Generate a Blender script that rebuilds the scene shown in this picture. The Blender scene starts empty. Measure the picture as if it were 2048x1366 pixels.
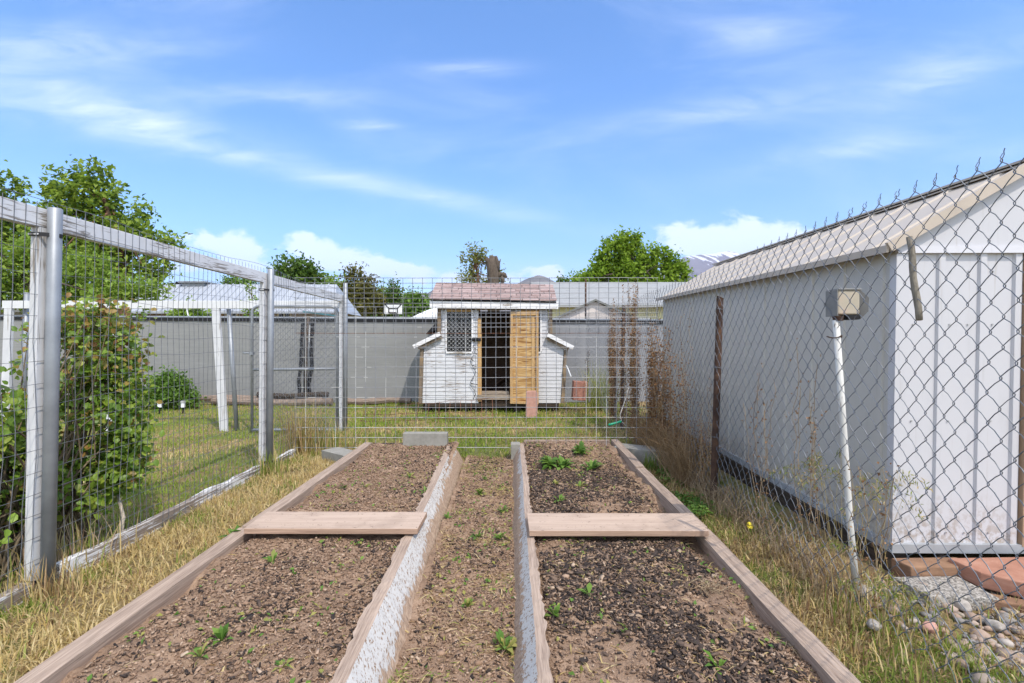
import bpy, math, random
import numpy as np
from mathutils import Vector, Matrix, noise as mnoise
R = math.radians
random.seed(7)
rng = np.random.default_rng(11)
scene = bpy.context.scene
COL = scene.collection
F, CX, CY, H = 990.0, 1017.0, 683.0, 1.15      # focal length in photo pixels, vanishing point, eye height

def W(px, py, Y):
    """the point at depth Y that the photograph shows at (px, py)"""
    return Vector(((px - CX) / F * Y, Y, H - (py - CY) / F * Y))

# ---------------------------------------------------------------- objects
def tag(o, label=None, cat=None, group=None, kind=None):
    if label: o['label'] = label
    if cat: o['category'] = cat
    if group: o['group'] = group
    if kind: o['kind'] = kind
    return o

def thing(name, label, cat, base=(0, 0, 0), group=None):
    o = bpy.data.objects.new(name, None)
    o.empty_display_size = 0.1
    COL.objects.link(o)
    o.location = base
    return tag(o, label, cat, group)

def wpos(o):
    p = Vector(o.location)
    while o.parent:
        o = o.parent
        p += Vector(o.location)
    return p

def link_mesh(name, me, mats, parent=None, base=None, smooth=False):
    for m in (mats if isinstance(mats, (list, tuple)) else [mats]):
        me.materials.append(m)
    if smooth:
        me.polygons.foreach_set('use_smooth', [True] * len(me.polygons))
    o = bpy.data.objects.new(name, me)
    COL.objects.link(o)
    if parent is not None:
        o.parent = parent
        o.location = -wpos(parent)
    elif base is not None:
        b = Vector(base)
        me.transform(Matrix.Translation(-b))
        o.location = b
    me.update()
    return o

class MB:
    """collects shapes in world coordinates and links them as one mesh object"""
    def __init__(s):
        s.v, s.f, s.m = [], [], []

    def add(s, vs, fs, mi=0):
        b = len(s.v)
        s.v.extend(tuple(p) for p in vs)
        s.f.extend(tuple(b + i for i in q) for q in fs)
        s.m.extend([mi] * len(fs))

    def hexa(s, p, mi=0):
        """8 corners: 0-3 the bottom loop, 4-7 the top loop"""
        s.add(p, [(3, 2, 1, 0), (4, 5, 6, 7), (0, 1, 5, 4), (1, 2, 6, 5), (2, 3, 7, 6), (3, 0, 4, 7)], mi)

    def box(s, c, d, rot=None, mi=0):
        c = Vector(c); hx, hy, hz = d[0] / 2, d[1] / 2, d[2] / 2
        p = [Vector(q) for q in ((-hx, -hy, -hz), (hx, -hy, -hz), (hx, hy, -hz), (-hx, hy, -hz),
                                 (-hx, -hy, hz), (hx, -hy, hz), (hx, hy, hz), (-hx, hy, hz))]
        if rot is not None: p = [rot @ q for q in p]
        s.hexa([c + q for q in p], mi)

    def bx(s, x0, x1, y0, y1, z0, z1, mi=0):
        s.box(((x0 + x1) / 2, (y0 + y1) / 2, (z0 + z1) / 2), (x1 - x0, y1 - y0, z1 - z0), None, mi)

    def bar(s, p0, p1, w, h, up=(0, 0, 1), mi=0):
        """a board from p0 to p1: w across, h along up"""
        p0, p1 = Vector(p0), Vector(p1)
        d = (p1 - p0).normalized(); u = Vector(up)
        r = d.cross(u).normalized(); u = r.cross(d).normalized()
        a, b = r * w / 2, u * h / 2
        s.hexa([p0 - a - b, p0 + a - b, p1 + a - b, p1 - a - b, p0 - a + b, p0 + a + b, p1 + a + b, p1 - a + b], mi)

    def tube(s, pts, r, n=6, mi=0, cap=True):
        pts = [Vector(p) for p in pts]; k = len(pts)
        rs = r if isinstance(r, (list, tuple)) else [r] * k
        vs, prev = [], None
        for i, p in enumerate(pts):
            d = (pts[min(i + 1, k - 1)] - pts[max(i - 1, 0)])
            d = d.normalized() if d.length > 1e-9 else Vector((0, 0, 1))
            if prev is None:
                a = d.orthogonal().normalized()
            else:
                a = prev - d * prev.dot(d)
                a = a.normalized() if a.length > 1e-6 else d.orthogonal().normalized()
            prev = a; b = d.cross(a)
            for j in range(n):
                t = 2 * math.pi * j / n
                vs.append(p + (a * math.cos(t) + b * math.sin(t)) * rs[i])
        fs = [(i * n + j, i * n + (j + 1) % n, (i + 1) * n + (j + 1) % n, (i + 1) * n + j) for i in range(k - 1) for j in range(n)]
        if cap and n > 2:
            fs.append(tuple(range(n - 1, -1, -1))); fs.append(tuple((k - 1) * n + j for j in range(n)))
        s.add(vs, fs, mi)

    def prism(s, poly, off, mi=0):
        """a flat polygon pushed along the vector off"""
        n = len(poly); off = Vector(off); poly = [Vector(p) for p in poly]
        s.add(poly + [p + off for p in poly],
              [tuple(range(n - 1, -1, -1)), tuple(range(n, 2 * n))] + [(i, (i + 1) % n, n + (i + 1) % n, n + i) for i in range(n)], mi)

    def build(s, name, mats, parent=None, base=None, smooth=False, bevel=0):
        me = bpy.data.meshes.new(name)
        me.from_pydata(s.v, [], s.f)
        me.polygons.foreach_set('material_index', s.m)
        o = link_mesh(name, me, mats, parent, base, smooth)
        if bevel:
            b = o.modifiers.new('bevel', 'BEVEL'); b.width = bevel; b.segments = 2; b.limit_method = 'ANGLE'; b.angle_limit = R(40)
        return o

def np_mesh(name, V, T, mi, mats, parent=None, base=None, smooth=False):
    """V (n,3) vertices, T (m,k) faces, mi (m) material indices"""
    me = bpy.data.meshes.new(name)
    m, k = T.shape
    me.vertices.add(len(V)); me.vertices.foreach_set('co', np.ascontiguousarray(V, dtype=np.float32).ravel())
    me.loops.add(m * k); me.loops.foreach_set('vertex_index', np.ascontiguousarray(T, dtype=np.int32).ravel())
    me.polygons.add(m)
    me.polygons.foreach_set('loop_start', np.arange(0, m * k, k, dtype=np.int32))
    me.polygons.foreach_set('material_index', np.ascontiguousarray(mi, dtype=np.int32))
    me.update(calc_edges=True)
    return link_mesh(name, me, mats, parent, base, smooth)

def fbm(x, y, z=0.0, o=3):
    return mnoise.fractal(Vector((x, y, z)), 1.0, 2.0, o)

# ---------------------------------------------------------------- materials
class NT:
    def __init__(s, tree): s.t = tree; s.n = tree.nodes; s.l = tree.links
    def put(s, sock, v):
        if v is None: return
        if isinstance(v, bpy.types.NodeSocket): s.l.new(v, sock)
        elif isinstance(v, (tuple, list)) and len(v) == 3 and sock.type == 'RGBA': sock.default_value = (*v, 1)
        else: sock.default_value = v
    def node(s, ty, ins=None, **kw):
        n = s.n.new(ty)
        for k, v in kw.items(): setattr(n, k, v)
        for k, v in (ins or {}).items(): s.put(n.inputs[k], v)
        return n
    def turned(s, rot, scale):
        """object coordinates turned first, then stretched"""
        a = s.coord('Object', (1, 1, 1), rot)
        return s.node('ShaderNodeMapping', {'Vector': a, 'Scale': scale}).outputs[0]
    def math(s, op, a, b=None, c=None, clamp=False):
        n = s.n.new('ShaderNodeMath'); n.operation = op; n.use_clamp = clamp
        s.put(n.inputs[0], a); s.put(n.inputs[1], b)
        if c is not None: s.put(n.inputs[2], c)
        return n.outputs[0]
    def coord(s, kind='Object', scale=(1, 1, 1), rot=(0, 0, 0), loc=(0, 0, 0)):
        c = s.node('ShaderNodeTexCoord').outputs[kind]
        return s.node('ShaderNodeMapping', {'Vector': c, 'Scale': scale, 'Rotation': rot, 'Location': loc}).outputs[0]
    def noise(s, vec, scale, detail=4, rough=.55, dist=0):
        return s.node('ShaderNodeTexNoise', {'Vector': vec, 'Scale': scale, 'Detail': detail, 'Roughness': rough, 'Distortion': dist}).outputs['Fac']
    def ramp(s, fac, stops, interp='LINEAR'):
        n = s.n.new('ShaderNodeValToRGB'); cr = n.color_ramp; cr.interpolation = interp
        while len(cr.elements) < len(stops): cr.elements.new(.5)
        for e, (p, c) in zip(cr.elements, stops):
            e.position = p; e.color = (*c, 1) if len(c) == 3 else c
        s.put(n.inputs[0], fac)
        return n.outputs[0]
    def step(s, fac, a, b):
        return s.node('ShaderNodeMapRange', {'Value': fac, 'From Min': a, 'From Max': b}, interpolation_type='SMOOTHSTEP').outputs[0]
    def mix(s, fac, a, b, blend='MIX'):
        n = s.n.new('ShaderNodeMix'); n.data_type = 'RGBA'; n.blend_type = blend
        s.put(n.inputs[0], fac); s.put(n.inputs[6], a); s.put(n.inputs[7], b)
        return n.outputs[2]
    def bump(s, h, strength=.3, dist=.01):
        return s.node('ShaderNodeBump', {'Height': h, 'Strength': strength, 'Distance': dist}).outputs[0]
    def rnd(s):
        return s.node('ShaderNodeNewGeometry').outputs['Random Per Island']

def material(name, fn, rough=.8, metal=0., spec=.3, trans=0.):
    """fn(nt) returns (colour, normal or None, roughness or None)"""
    m = bpy.data.materials.new(name); m.use_nodes = True
    nt = NT(m.node_tree); nt.n.clear()
    out = nt.node('ShaderNodeOutputMaterial')
    r = fn(nt); r = r if isinstance(r, tuple) and not isinstance(r[0], float) else (r,)
    col = r[0]; nor = r[1] if len(r) > 1 else None; ro = r[2] if len(r) > 2 and r[2] is not None else rough
    p = nt.node('ShaderNodeBsdfPrincipled', {'Base Color': col, 'Roughness': ro, 'Metallic': metal, 'Specular IOR Level': spec})
    if nor is not None: nt.put(p.inputs['Normal'], nor)
    sh = p.outputs[0]
    if trans:
        t = nt.node('ShaderNodeBsdfTranslucent', {'Color': col})
        sh = nt.node('ShaderNodeMixShader', {0: trans, 1: sh, 2: t.outputs[0]}).outputs[0]
    nt.l.new(sh, out.inputs[0])
    return m

def flat(name, c, var=.12, scale=6, rough=.7, metal=0., spec=.3, bump=0):
    def fn(n):
        f = n.noise(n.coord(), scale, 5)
        lo = tuple(x * (1 - var) for x in c); hi = tuple(min(1, x * (1 + var)) for x in c)
        col = n.ramp(f, [(.3, lo), (.7, hi)])
        return (col, n.bump(n.noise(n.coord(), scale * 12, 3), bump, .004)) if bump else (col,)
    return material(name, fn, rough, metal, spec)

def wood(name, dark, light, stretch=(25, 1.2, 25), rough=.85, bump=.35, rot=(0, 0, 0), stain=None, sc=1.0):
    def fn(n):
        v = n.coord('Object', stretch, rot)
        g = n.noise(v, 2.2 * sc, 6, .65, .6)
        f2 = n.noise(v, 9 * sc, 3)
        big = n.noise(n.coord(), 3, 3)
        col = n.ramp(g, [(.3, dark), (.62, light)])
        col = n.mix(.35, col, n.ramp(f2, [(.35, tuple(x * .6 for x in dark)), (.6, light)]))
        if stain: col = n.mix(n.step(big, .5, .7), col, stain)
        return col, n.bump(f2, bump, .004)
    return material(name, fn, rough)

def painted(name, paint, under, stretch=(25, 1.2, 25), amount=.4, rot=(0, 0, 0), rough=.6, soft=.05, sc=1., detail=5):
    """paint worn through to the wood along the grain; amount = how much is bare"""
    def fn(n):
        v = n.coord('Object', stretch, rot)
        g = n.noise(v, 1.6 * sc, detail, .7, 1.2)
        big = n.noise(n.coord(), 2.6, 3)
        s_ = n.math('ADD', n.math('MULTIPLY', g, .65), n.math('MULTIPLY', big, .35))
        mask = n.step(s_, .34 + amount * .3, .34 + amount * .3 + soft)
        wd = n.ramp(n.noise(v, 6 * sc, 4), [(.3, tuple(x * .55 for x in under)), (.7, under)])
        pt = n.ramp(n.noise(n.coord(), 9, 4), [(.3, tuple(x * .88 for x in paint)), (.7, paint)])
        return n.mix(mask, wd, pt), n.bump(mask, .25, .002)
    return material(name, fn, rough)

def foliage(name, stops, trans=.35, rough=.55, spec=.25):
    def fn(n):
        r = n.rnd()
        col = n.ramp(r, [(i / max(1, len(stops) - 1), c) for i, c in enumerate(stops)])
        return col
    return material(name, lambda n: (fn(n),), rough, 0, spec, trans)

M = {}
M['post_white'] = painted('weathered_white_paint', (.60, .60, .61), (.33, .29, .25), (30, 30, 1.0), .12)
M['rail_white'] = painted('worn_white_rail_paint', (.64, .64, .65), (.30, .27, .24), (20, 1.3, 20), .27, sc=1.5, soft=.06)
M['curb_white'] = painted('flaking_white_paint', (.72, .71, .7), (.3, .24, .19), (30, 1.6, 30), .5)
M['beam_white'] = painted('clean_white_paint', (.66, .66, .66), (.5, .45, .4), (1.0, 30, 30), .0)
M['galv'] = flat('galvanised_steel', (.27, .285, .305), .16, 9, .5, .35, .4)
M['wire'] = flat('fence_wire', (.155, .165, .185), .25, 40, .55, .3, .4)
M['mesh_wire'] = flat('square_mesh_wire', (.17, .175, .19), .25, 40, .55, .3, .4)
M['panel_wire'] = material('panel_wire_with_paint_drips', lambda n: (
    n.mix(n.step(n.noise(n.coord('Object', (1, 1, 1)), 7.5, 2, .5), .60, .63), (.26, .265, .285), (.30, .30, .30)),), .5, .3, .4)
M['wire_paint'] = flat('white_paint_on_wire', (.46, .46, .45), .1, 30, .7)
M['panel_wire_dark'] = flat('dull_panel_wire', (.19, .195, .21), .25, 12, .5, .3, .4)
M['rust'] = material('rusty_steel', lambda n: (
    n.ramp(n.noise(n.coord(), 14, 6, .65), [(.3, (.035, .02, .016)), (.52, (.075, .043, .03)), (.72, (.15, .08, .045)), (.8, (.38, .3, .24))]),
    n.bump(n.noise(n.coord(), 60, 4), .4, .003)), .85, .2)
M['rust_wire'] = flat('rusty_wire', (.17, .08, .05), .4, 20, .8, .3)
M['strap'] = flat('perforated_black_strap', (.03, .03, .032), .2, 20, .6, .3)
M['log_wood'] = wood('old_log_wood', (.12, .085, .065), (.30, .23, .18), (1.2, 20, 20))
M['bed_wood'] = wood('weathered_timber', (.20, .14, .105), (.44, .335, .26), (26, .9, 26))
def _plank(n):
    v = n.coord('Object', (.8, 24, 24)); g = n.noise(v, 2, 6, .65, .5)
    c = n.ramp(g, [(.3, (.36, .265, .205)), (.6, (.48, .365, .285)), (.8, (.52, .40, .32))])
    c = n.mix(n.math('MULTIPLY', n.step(n.noise(n.coord(), 5, 5, .65), .48, .7), .5), c, (.30, .22, .17))
    c = n.mix(n.step(n.noise(n.coord(), 42, 4, .75), .635, .66), c, (.10, .07, .05))
    c = n.mix(n.step(n.noise(v, 7, 3, .6), .66, .72), c, (.20, .14, .10))
    return c, n.bump(g, .25, .004)
M['plank'] = material('sun_bleached_plank', _plank, .9)
M['plank_side'] = wood('plank_edge', (.24, .15, .105), (.46, .31, .22), (1.0, 30, 60))
M['concrete'] = material('rough_concrete', lambda n: (
    n.ramp(n.noise(n.coord(), 12, 8, .7), [(.25, (.20, .19, .165)), (.75, (.33, .315, .28))]), n.bump(n.noise(n.coord(), 90, 4), .35, .004)), .9)
M['aggregate'] = material('exposed_aggregate', lambda n: (
    n.ramp(n.node('ShaderNodeTexVoronoi', {'Vector': n.coord(), 'Scale': 130.0}).outputs['Color'], [(.2, (.12, .11, .10)), (.5, (.26, .235, .205)), (.8, (.40, .37, .33))]),
    n.bump(n.node('ShaderNodeTexVoronoi', {'Vector': n.coord(), 'Scale': 130.0}).outputs['Distance'], -.6, .006)), .85)
M['sandstone'] = material('red_sandstone', lambda n: (
    n.ramp(n.noise(n.coord('Object', (1, 1, 3)), 7, 7, .65), [(.25, (.22, .10, .065)), (.5, (.35, .17, .115)), (.78, (.44, .26, .19))]),
    n.bump(n.noise(n.coord(), 40, 5), .35, .004)), .9)
M['brown_stone'] = material('brown_stone', lambda n: (
    n.ramp(n.noise(n.coord('Object', (1, 1, 4)), 9, 7, .65), [(.25, (.14, .075, .045)), (.75, (.34, .2, .12))]),
    n.bump(n.noise(n.coord(), 50, 5), .35, .004)), .9)
M['sill_timber'] = wood('dark_wet_timber', (.018, .013, .010), (.075, .055, .04), (26, .9, 26))
M['soil'] = material('garden_soil', lambda n: (
    n.mix(n.step(n.noise(n.coord(), 55, 4, .7), .52, .66),
          n.ramp(n.noise(n.coord(), 9, 9, .75), [(.3, (.195, .125, .08)), (.5, (.335, .22, .145)), (.7, (.44, .305, .21))]), (.155, .097, .064)),
    n.bump(n.math('ADD', n.noise(n.coord(), 45, 6, .75), n.math('MULTIPLY', n.noise(n.coord(), 180, 3), .5)), .9, .012)), .95)
M['chip'] = material('bark_chips', lambda n: (
    n.ramp(n.rnd(), [(0, (.022, .016, .014)), (.5, (.06, .043, .035)), (.72, (.12, .08, .057)), (.88, (.20, .135, .095)), (.97, (.30, .21, .145)), (1, (.44, .33, .23))]),
    n.bump(n.noise(n.coord('Object', (1, 1, 1)), 160, 3), .4, .003)), .85)
M['crumb'] = material('soil_crumbs', lambda n: (n.ramp(n.rnd(), [(0, (.13, .08, .052)), (.35, (.24, .152, .098)), (.7, (.32, .21, .14)), (.93, (.38, .265, .185)), (1, (.44, .335, .245))]),), .9)
M['pebble'] = material('pebbles', lambda n: (
    n.mix(.25, n.ramp(n.rnd(), [(0, (.12, .115, .115)), (.3, (.22, .21, .20)), (.5, (.30, .19, .13)), (.7, (.33, .27, .22)), (.88, (.40, .25, .17)), (1, (.45, .42, .38))]),
          n.ramp(n.noise(n.coord(), 60, 4), [(.3, (.15, .13, .11)), (.7, (.38, .33, .29))])),), .8)
M['rock'] = material('pale_rock', lambda n: (
    n.ramp(n.noise(n.coord(), 22, 7, .7), [(.3, (.20, .17, .145)), (.6, (.44, .40, .355))]), n.bump(n.noise(n.coord(), 60, 4), .4, .005)), .85)
M['g_green'] = foliage('green_grass', [(.16, .23, .035), (.23, .29, .05), (.32, .35, .085), (.20, .27, .045)], .4)
M['lawn_green'] = foliage('lawn_green_grass', [(.19, .29, .03), (.27, .36, .045), (.36, .41, .075), (.23, .33, .04)], .45)
M['g_yellow'] = foliage('straw_grass', [(.54, .40, .17), (.59, .45, .21), (.66, .54, .30), (.53, .38, .14), (.48, .41, .17)], .35)
M['g_dark'] = foliage('dark_green_grass', [(.05, .09, .02), (.09, .13, .03), (.12, .16, .04)], .3)  # darker green blades, mixed in at random among the others
M['thatch'] = foliage('brown_thatch', [(.22, .13, .06), (.34, .22, .11), (.42, .29, .16), (.17, .10, .05)], .2)
M['dryvine'] = foliage('dried_brown_leaves', [(.13, .065, .03), (.24, .125, .055), (.33, .18, .085), (.42, .26, .13)], .3)
M['stalk'] = foliage('dry_stalks', [(.28, .19, .11), (.42, .32, .2), (.2, .12, .07)], .1)
M['rose_leaf'] = foliage('rose_leaves', [(.10, .19, .02), (.16, .27, .028), (.22, .33, .035), (.30, .38, .05), (.17, .28, .03), (.12, .21, .025), (.36, .38, .06)], .42, .42, .4)
M['rose_tip'] = foliage('reddish_new_leaves', [(.33, .24, .05), (.34, .19, .06), (.28, .30, .05), (.3, .14, .05)], .4, .45, .35)
M['stem'] = wood('brown_stems', (.07, .05, .03), (.2, .15, .09), (20, 20, 2))
M['cane'] = wood('pale_cane', (.28, .22, .16), (.5, .43, .34), (30, 30, 3))
M['bark'] = wood('tree_bark', (.035, .026, .02), (.13, .1, .075), (9, 9, 1.6), bump=.8)
M['bark_red'] = wood('reddish_bark', (.09, .045, .03), (.24, .13, .08), (9, 9, 1.6), bump=.8)
M['leaf_poplar'] = foliage('poplar_leaves', [(.16, .25, .025), (.24, .34, .04), (.33, .42, .065), (.20, .29, .03)], .45)
M['leaf_apple'] = foliage('apple_leaves', [(.16, .27, .03), (.24, .36, .055), (.31, .42, .08), (.19, .30, .04)], .45)
M['leaf_maple'] = foliage('maple_leaves', [(.14, .24, .02), (.21, .33, .028), (.29, .41, .04), (.17, .27, .025)], .48)
M['leaf_dark'] = foliage('dark_leaves', [(.05, .11, .018), (.09, .16, .025), (.13, .20, .03)], .35)
M['leaf_olive'] = foliage('olive_needles', [(.08, .085, .018), (.13, .125, .025), (.18, .16, .035)], .3)
M['leaf_young'] = foliage('young_sparse_leaves', [(.16, .19, .04), (.23, .25, .06), (.28, .28, .09)], .4)
M['leaf_shrub'] = foliage('shrub_leaves', [(.08, .16, .025), (.13, .24, .035), (.18, .29, .05)], .4)
M['weed'] = foliage('weed_leaves', [(.08, .17, .03), (.13, .24, .04), (.2, .3, .06)], .35)
M['weed_yellow'] = foliage('yellowing_weeds', [(.3, .3, .07), (.38, .34, .1), (.22, .26, .06)], .35)
M['shed_wall'] = material('painted_steel_siding', lambda n: (
    n.mix(n.step(n.noise(n.coord('Object', (3, 3, .6)), 3, 5), .55, .8), (.50, .475, .435), (.44, .42, .385)), n.bump(n.noise(n.coord(), 120, 2), .05, .002)), .45, 0, .4)  # side-wall colour warmer than the front, offsetting blue skylight in its shade
def _dirt(m, amt=.35):
    nt = NT(m.node_tree); p = next(x for x in nt.n if x.type == 'BSDF_PRINCIPLED'); old = p.inputs['Base Color'].links[0].from_socket
    z = nt.node('ShaderNodeSeparateXYZ', {0: nt.coord()}).outputs[2]
    h = nt.math('SUBTRACT', nt.math('ADD', .30, nt.math('MULTIPLY', nt.noise(nt.coord('Object', (2, 2, 1)), 4, 6, .65), .42)), z)
    spl = nt.math('MULTIPLY', nt.step(h, .08, .42), nt.step(nt.noise(nt.coord(), 30, 5, .7), .42, .62))
    run = nt.math('MULTIPLY', nt.step(nt.noise(nt.coord('Object', (9, 9, .35)), 5, 4), .60, .75), .35)
    c = nt.mix(nt.math('MULTIPLY', spl, .75), nt.mix(run, old, (.33, .29, .24)), (.27, .20, .14))
    nt.l.new(c, p.inputs['Base Color'])
M['shed_front'] = material('white_steel_siding', lambda n: (
    n.mix(n.step(n.noise(n.coord('Object', (3, 3, .6)), 3, 5), .55, .8), (.52, .51, .53), (.475, .465, .48)), n.bump(n.noise(n.coord(), 120, 2), .05, .002)), .4, 0, .4)
_dirt(M['shed_wall']); _dirt(M['shed_front'])
M['shed_roof'] = material('beige_steel_roof', lambda n: (
    n.mix(n.step(n.noise(n.coord('Object', (2, 1, 2)), 4, 5), .5, .75), (.44, .38, .315), (.39, .33, .27)),), .5, 0, .4)
M['shed_trim'] = flat('beige_trim', (.44, .37, .30), .1, 5, .5, 0, .4)
M['lid_grey'] = flat('weathered_lid', (.10, .098, .095), .15, 12, .6)
M['shed_dark'] = flat('gap_shadow_seal', (.02, .02, .02), .1, 5, .9)
M['shed_brown'] = flat('brown_door_trim', (.33, .225, .145), .1, 6, .5, 0, .4)
M['flashing'] = flat('grey_flashing', (.40, .42, .44), .15, 9, .45, .4, .4)
M['screw'] = flat('screw_heads', (.5, .5, .5), .1, 9, .4, .7)
M['box_paint'] = material('faded_beige_box_paint', lambda n: (n.ramp(n.noise(n.coord(), 9, 5), [(.3, (.33, .30, .23)), (.6, (.42, .36, .28)), (.8, (.48, .30, .24))]),), .6)
M['box_grey'] = flat('grey_box_lid', (.20, .197, .19), .15, 12, .6)
M['pipe_white'] = painted('white_conduit', (.60, .585, .55), (.3, .24, .18), (20, 20, 3), .12)
M['screen'] = material('grey_privacy_fabric', lambda n: (
    n.mix(.4, n.ramp(n.noise(n.coord('Object', (.6, 1, .5)), 1.6, 4), [(.3, (.205, .205, .20)), (.7, (.265, .265, .255))]),
          n.ramp(n.noise(n.coord('Object', (1, 1, 14)), 3, 4), [(.3, (.20, .20, .195)), (.7, (.27, .27, .26))])),
    n.bump(n.noise(n.coord('Object', (1, 1, 1)), 5, 3), .25, .03)), .85)
M['screen_blue'] = material('blue_grey_fabric', lambda n: (
    n.ramp(n.noise(n.coord('Object', (.6, 1, .5)), 1.6, 4), [(.3, (.23, .232, .245)), (.7, (.29, .293, .305))]),
    n.bump(n.noise(n.coord('Object', (1, 1, 1)), 5, 3), .25, .03)), .85)
M['black'] = flat('black_edging', (.012, .012, .014), .3, 20, .7)
M['tarp_black'] = flat('black_felt', (.02, .02, .022), .3, 20, .9, bump=.3)
M['siding'] = painted('peeling_white_siding', (.60, .60, .615), (.33, .28, .24), (1.6, 8, 22), .2, sc=1.3)
M['coop_trim'] = wood('grey_brown_boards', (.06, .045, .03), (.26, .2, .145), (18, 18, 1.4), stain=(.30, .21, .12))
M['coop_white'] = painted('white_fascia', (.80, .79, .79), (.4, .34, .28), (1.4, 20, 20), .2)
M['shingle'] = material('faded_pink_shingles', lambda n: (
    n.mix(.5, n.ramp(n.rnd(), [(0, (.20, .14, .13)), (.5, (.31, .22, .205)), (1, (.42, .32, .30))]),
          n.ramp(n.noise(n.coord(), 16, 5), [(.3, (.20, .14, .13)), (.7, (.42, .315, .295))])), n.bump(n.noise(n.coord(), 90, 3), .3, .004)), .9)
M['door_ply'] = material('bare_plywood', lambda n: (
    n.ramp(n.noise(n.coord('Object', (.55, 1, 7.5), (0, 0, 0)), 2.0, 2, .5, 1.6), [(.34, (.20, .085, .02)), (.42, (.46, .26, .09)), (.5, (.62, .42, .19)), (.56, (.27, .125, .03)), (.62, (.55, .34, .13)), (.70, (.34, .17, .05))]),), .6, 0, .4)
M['door_frame'] = wood('pale_pine', (.38, .21, .08), (.58, .38, .18), (20, 20, 1.5), bump=.2)
M['coop_inside'] = wood('dark_brown_boards', (.05, .03, .018), (.13, .08, .05), (3, 20, 20))
M['coop_floor'] = wood('worn_threshold', (.12, .09, .06), (.4, .33, .26), (1.5, 20, 20))
M['lattice_white'] = flat('white_lattice', (.38, .38, .37), .15, 30, .7)
M['lattice_black'] = flat('black_window', (.008, .008, .009), .2, 10, .35)
M['terracotta'] = flat('terracotta', (.36, .17, .125), .2, 14, .85, bump=.2)
M['pink_brick'] = flat('pink_paver', (.48, .27, .215), .15, 18, .9, bump=.3)
M['green_plastic'] = flat('green_plastic', (.01, .27, .15), .2, 14, .4)
M['string'] = flat('white_string', (.6, .58, .54), .2, 30, .8)
M['yellow'] = flat('yellow_petals', (.75, .60, .04), .15, 40, .6)
M['metal_roof'] = material('white_metal_roof', lambda n: (n.ramp(n.noise(n.coord('Object', (1, .3, 1)), 2, 4), [(.3, (.31, .335, .38)), (.7, (.39, .415, .46))]),), .4, 0, .5)
M['brick_wall'] = material('tan_brick_wall', lambda n: (n.node('ShaderNodeTexBrick', {'Vector': n.coord('Object', (1, 1, 1), (R(90), 0, 0)), 'Scale': 5.0,
    'Color1': (.34, .24, .17), 'Color2': (.27, .19, .14), 'Mortar': (.45, .42, .38), 'Mortar Size': .02}).outputs[0],), .9)
M['yellow_wall'] = flat('cream_stucco', (.50, .47, .28), .1, 3, .85)
M['grey_shingle'] = material('grey_asphalt_shingles', lambda n: (
    n.mix(.6, n.ramp(n.noise(n.coord('Object', (1.2, 6, 6)), 3, 6, .7), [(.3, (.20, .205, .205)), (.7, (.36, .36, .355))]),
          n.node('ShaderNodeTexBrick', {'Vector': n.coord('Object', (1, 1, 1)), 'Scale': 3.2, 'Color1': (.31, .31, .31), 'Color2': (.25, .26, .26), 'Mortar': (.24, .24, .24), 'Mortar Size': .02, 'Row Height': .4}).outputs[0]),), .9)
M['white_wall'] = flat('white_painted_wall', (.74, .72, .70), .06, 3, .7)
M['pinkish_wall'] = flat('pale_pinkish_siding', (.60, .53, .49), .06, 3, .7)
M['dark_glass'] = flat('dark_glass', (.03, .035, .04), .1, 3, .15, 0, .6)
M['grey_trim'] = flat('grey_roof_edge', (.16, .16, .15), .1, 5, .7)
M['teal_tarp'] = flat('teal_tarp', (.06, .20, .22), .25, 6, .6, bump=.3)
M['canvas'] = flat('white_canvas', (.78, .79, .80), .05, 3, .7)
M['vent'] = flat('brown_vent', (.10, .06, .045), .2, 9, .7)
M['hill'] = material('scrub_hillside', lambda n: (n.ramp(n.noise(n.coord('Object', (.006, .006, .01)), 2, 9, .65), [(.3, (.09, .085, .075)), (.5, (.16, .145, .12)), (.7, (.22, .19, .155))]),), .95)
M['stick'] = wood('lichen_grey_stick', (.10, .085, .065), (.25, .22, .175), (30, 30, 4))
# ---------------------------------------------------------------- camera, sun, sky
cam_d = bpy.data.cameras.new('camera'); cam = bpy.data.objects.new('camera', cam_d); COL.objects.link(cam)
cam.location = (0, 0, H); cam.rotation_euler = (R(90), 0, 0)
cam_d.sensor_fit = 'HORIZONTAL'; cam_d.sensor_width = 36; cam_d.lens = F / 2048 * 36
cam_d.shift_x = (1024 - CX) / 2048; cam_d.clip_start = .05; cam_d.clip_end = 60000
scene.camera = cam

SUN = Vector((.42, -.62, 1.0)).normalized()
sl = bpy.data.lights.new('sun', 'SUN'); sl.energy = 1.75; sl.angle = R(.53); sl.color = (1, .93, .83)
so = bpy.data.objects.new('sun', sl); COL.objects.link(so); so.rotation_euler = SUN.to_track_quat('Z', 'Y').to_euler(); so.location = (6, -8, 14)

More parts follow.
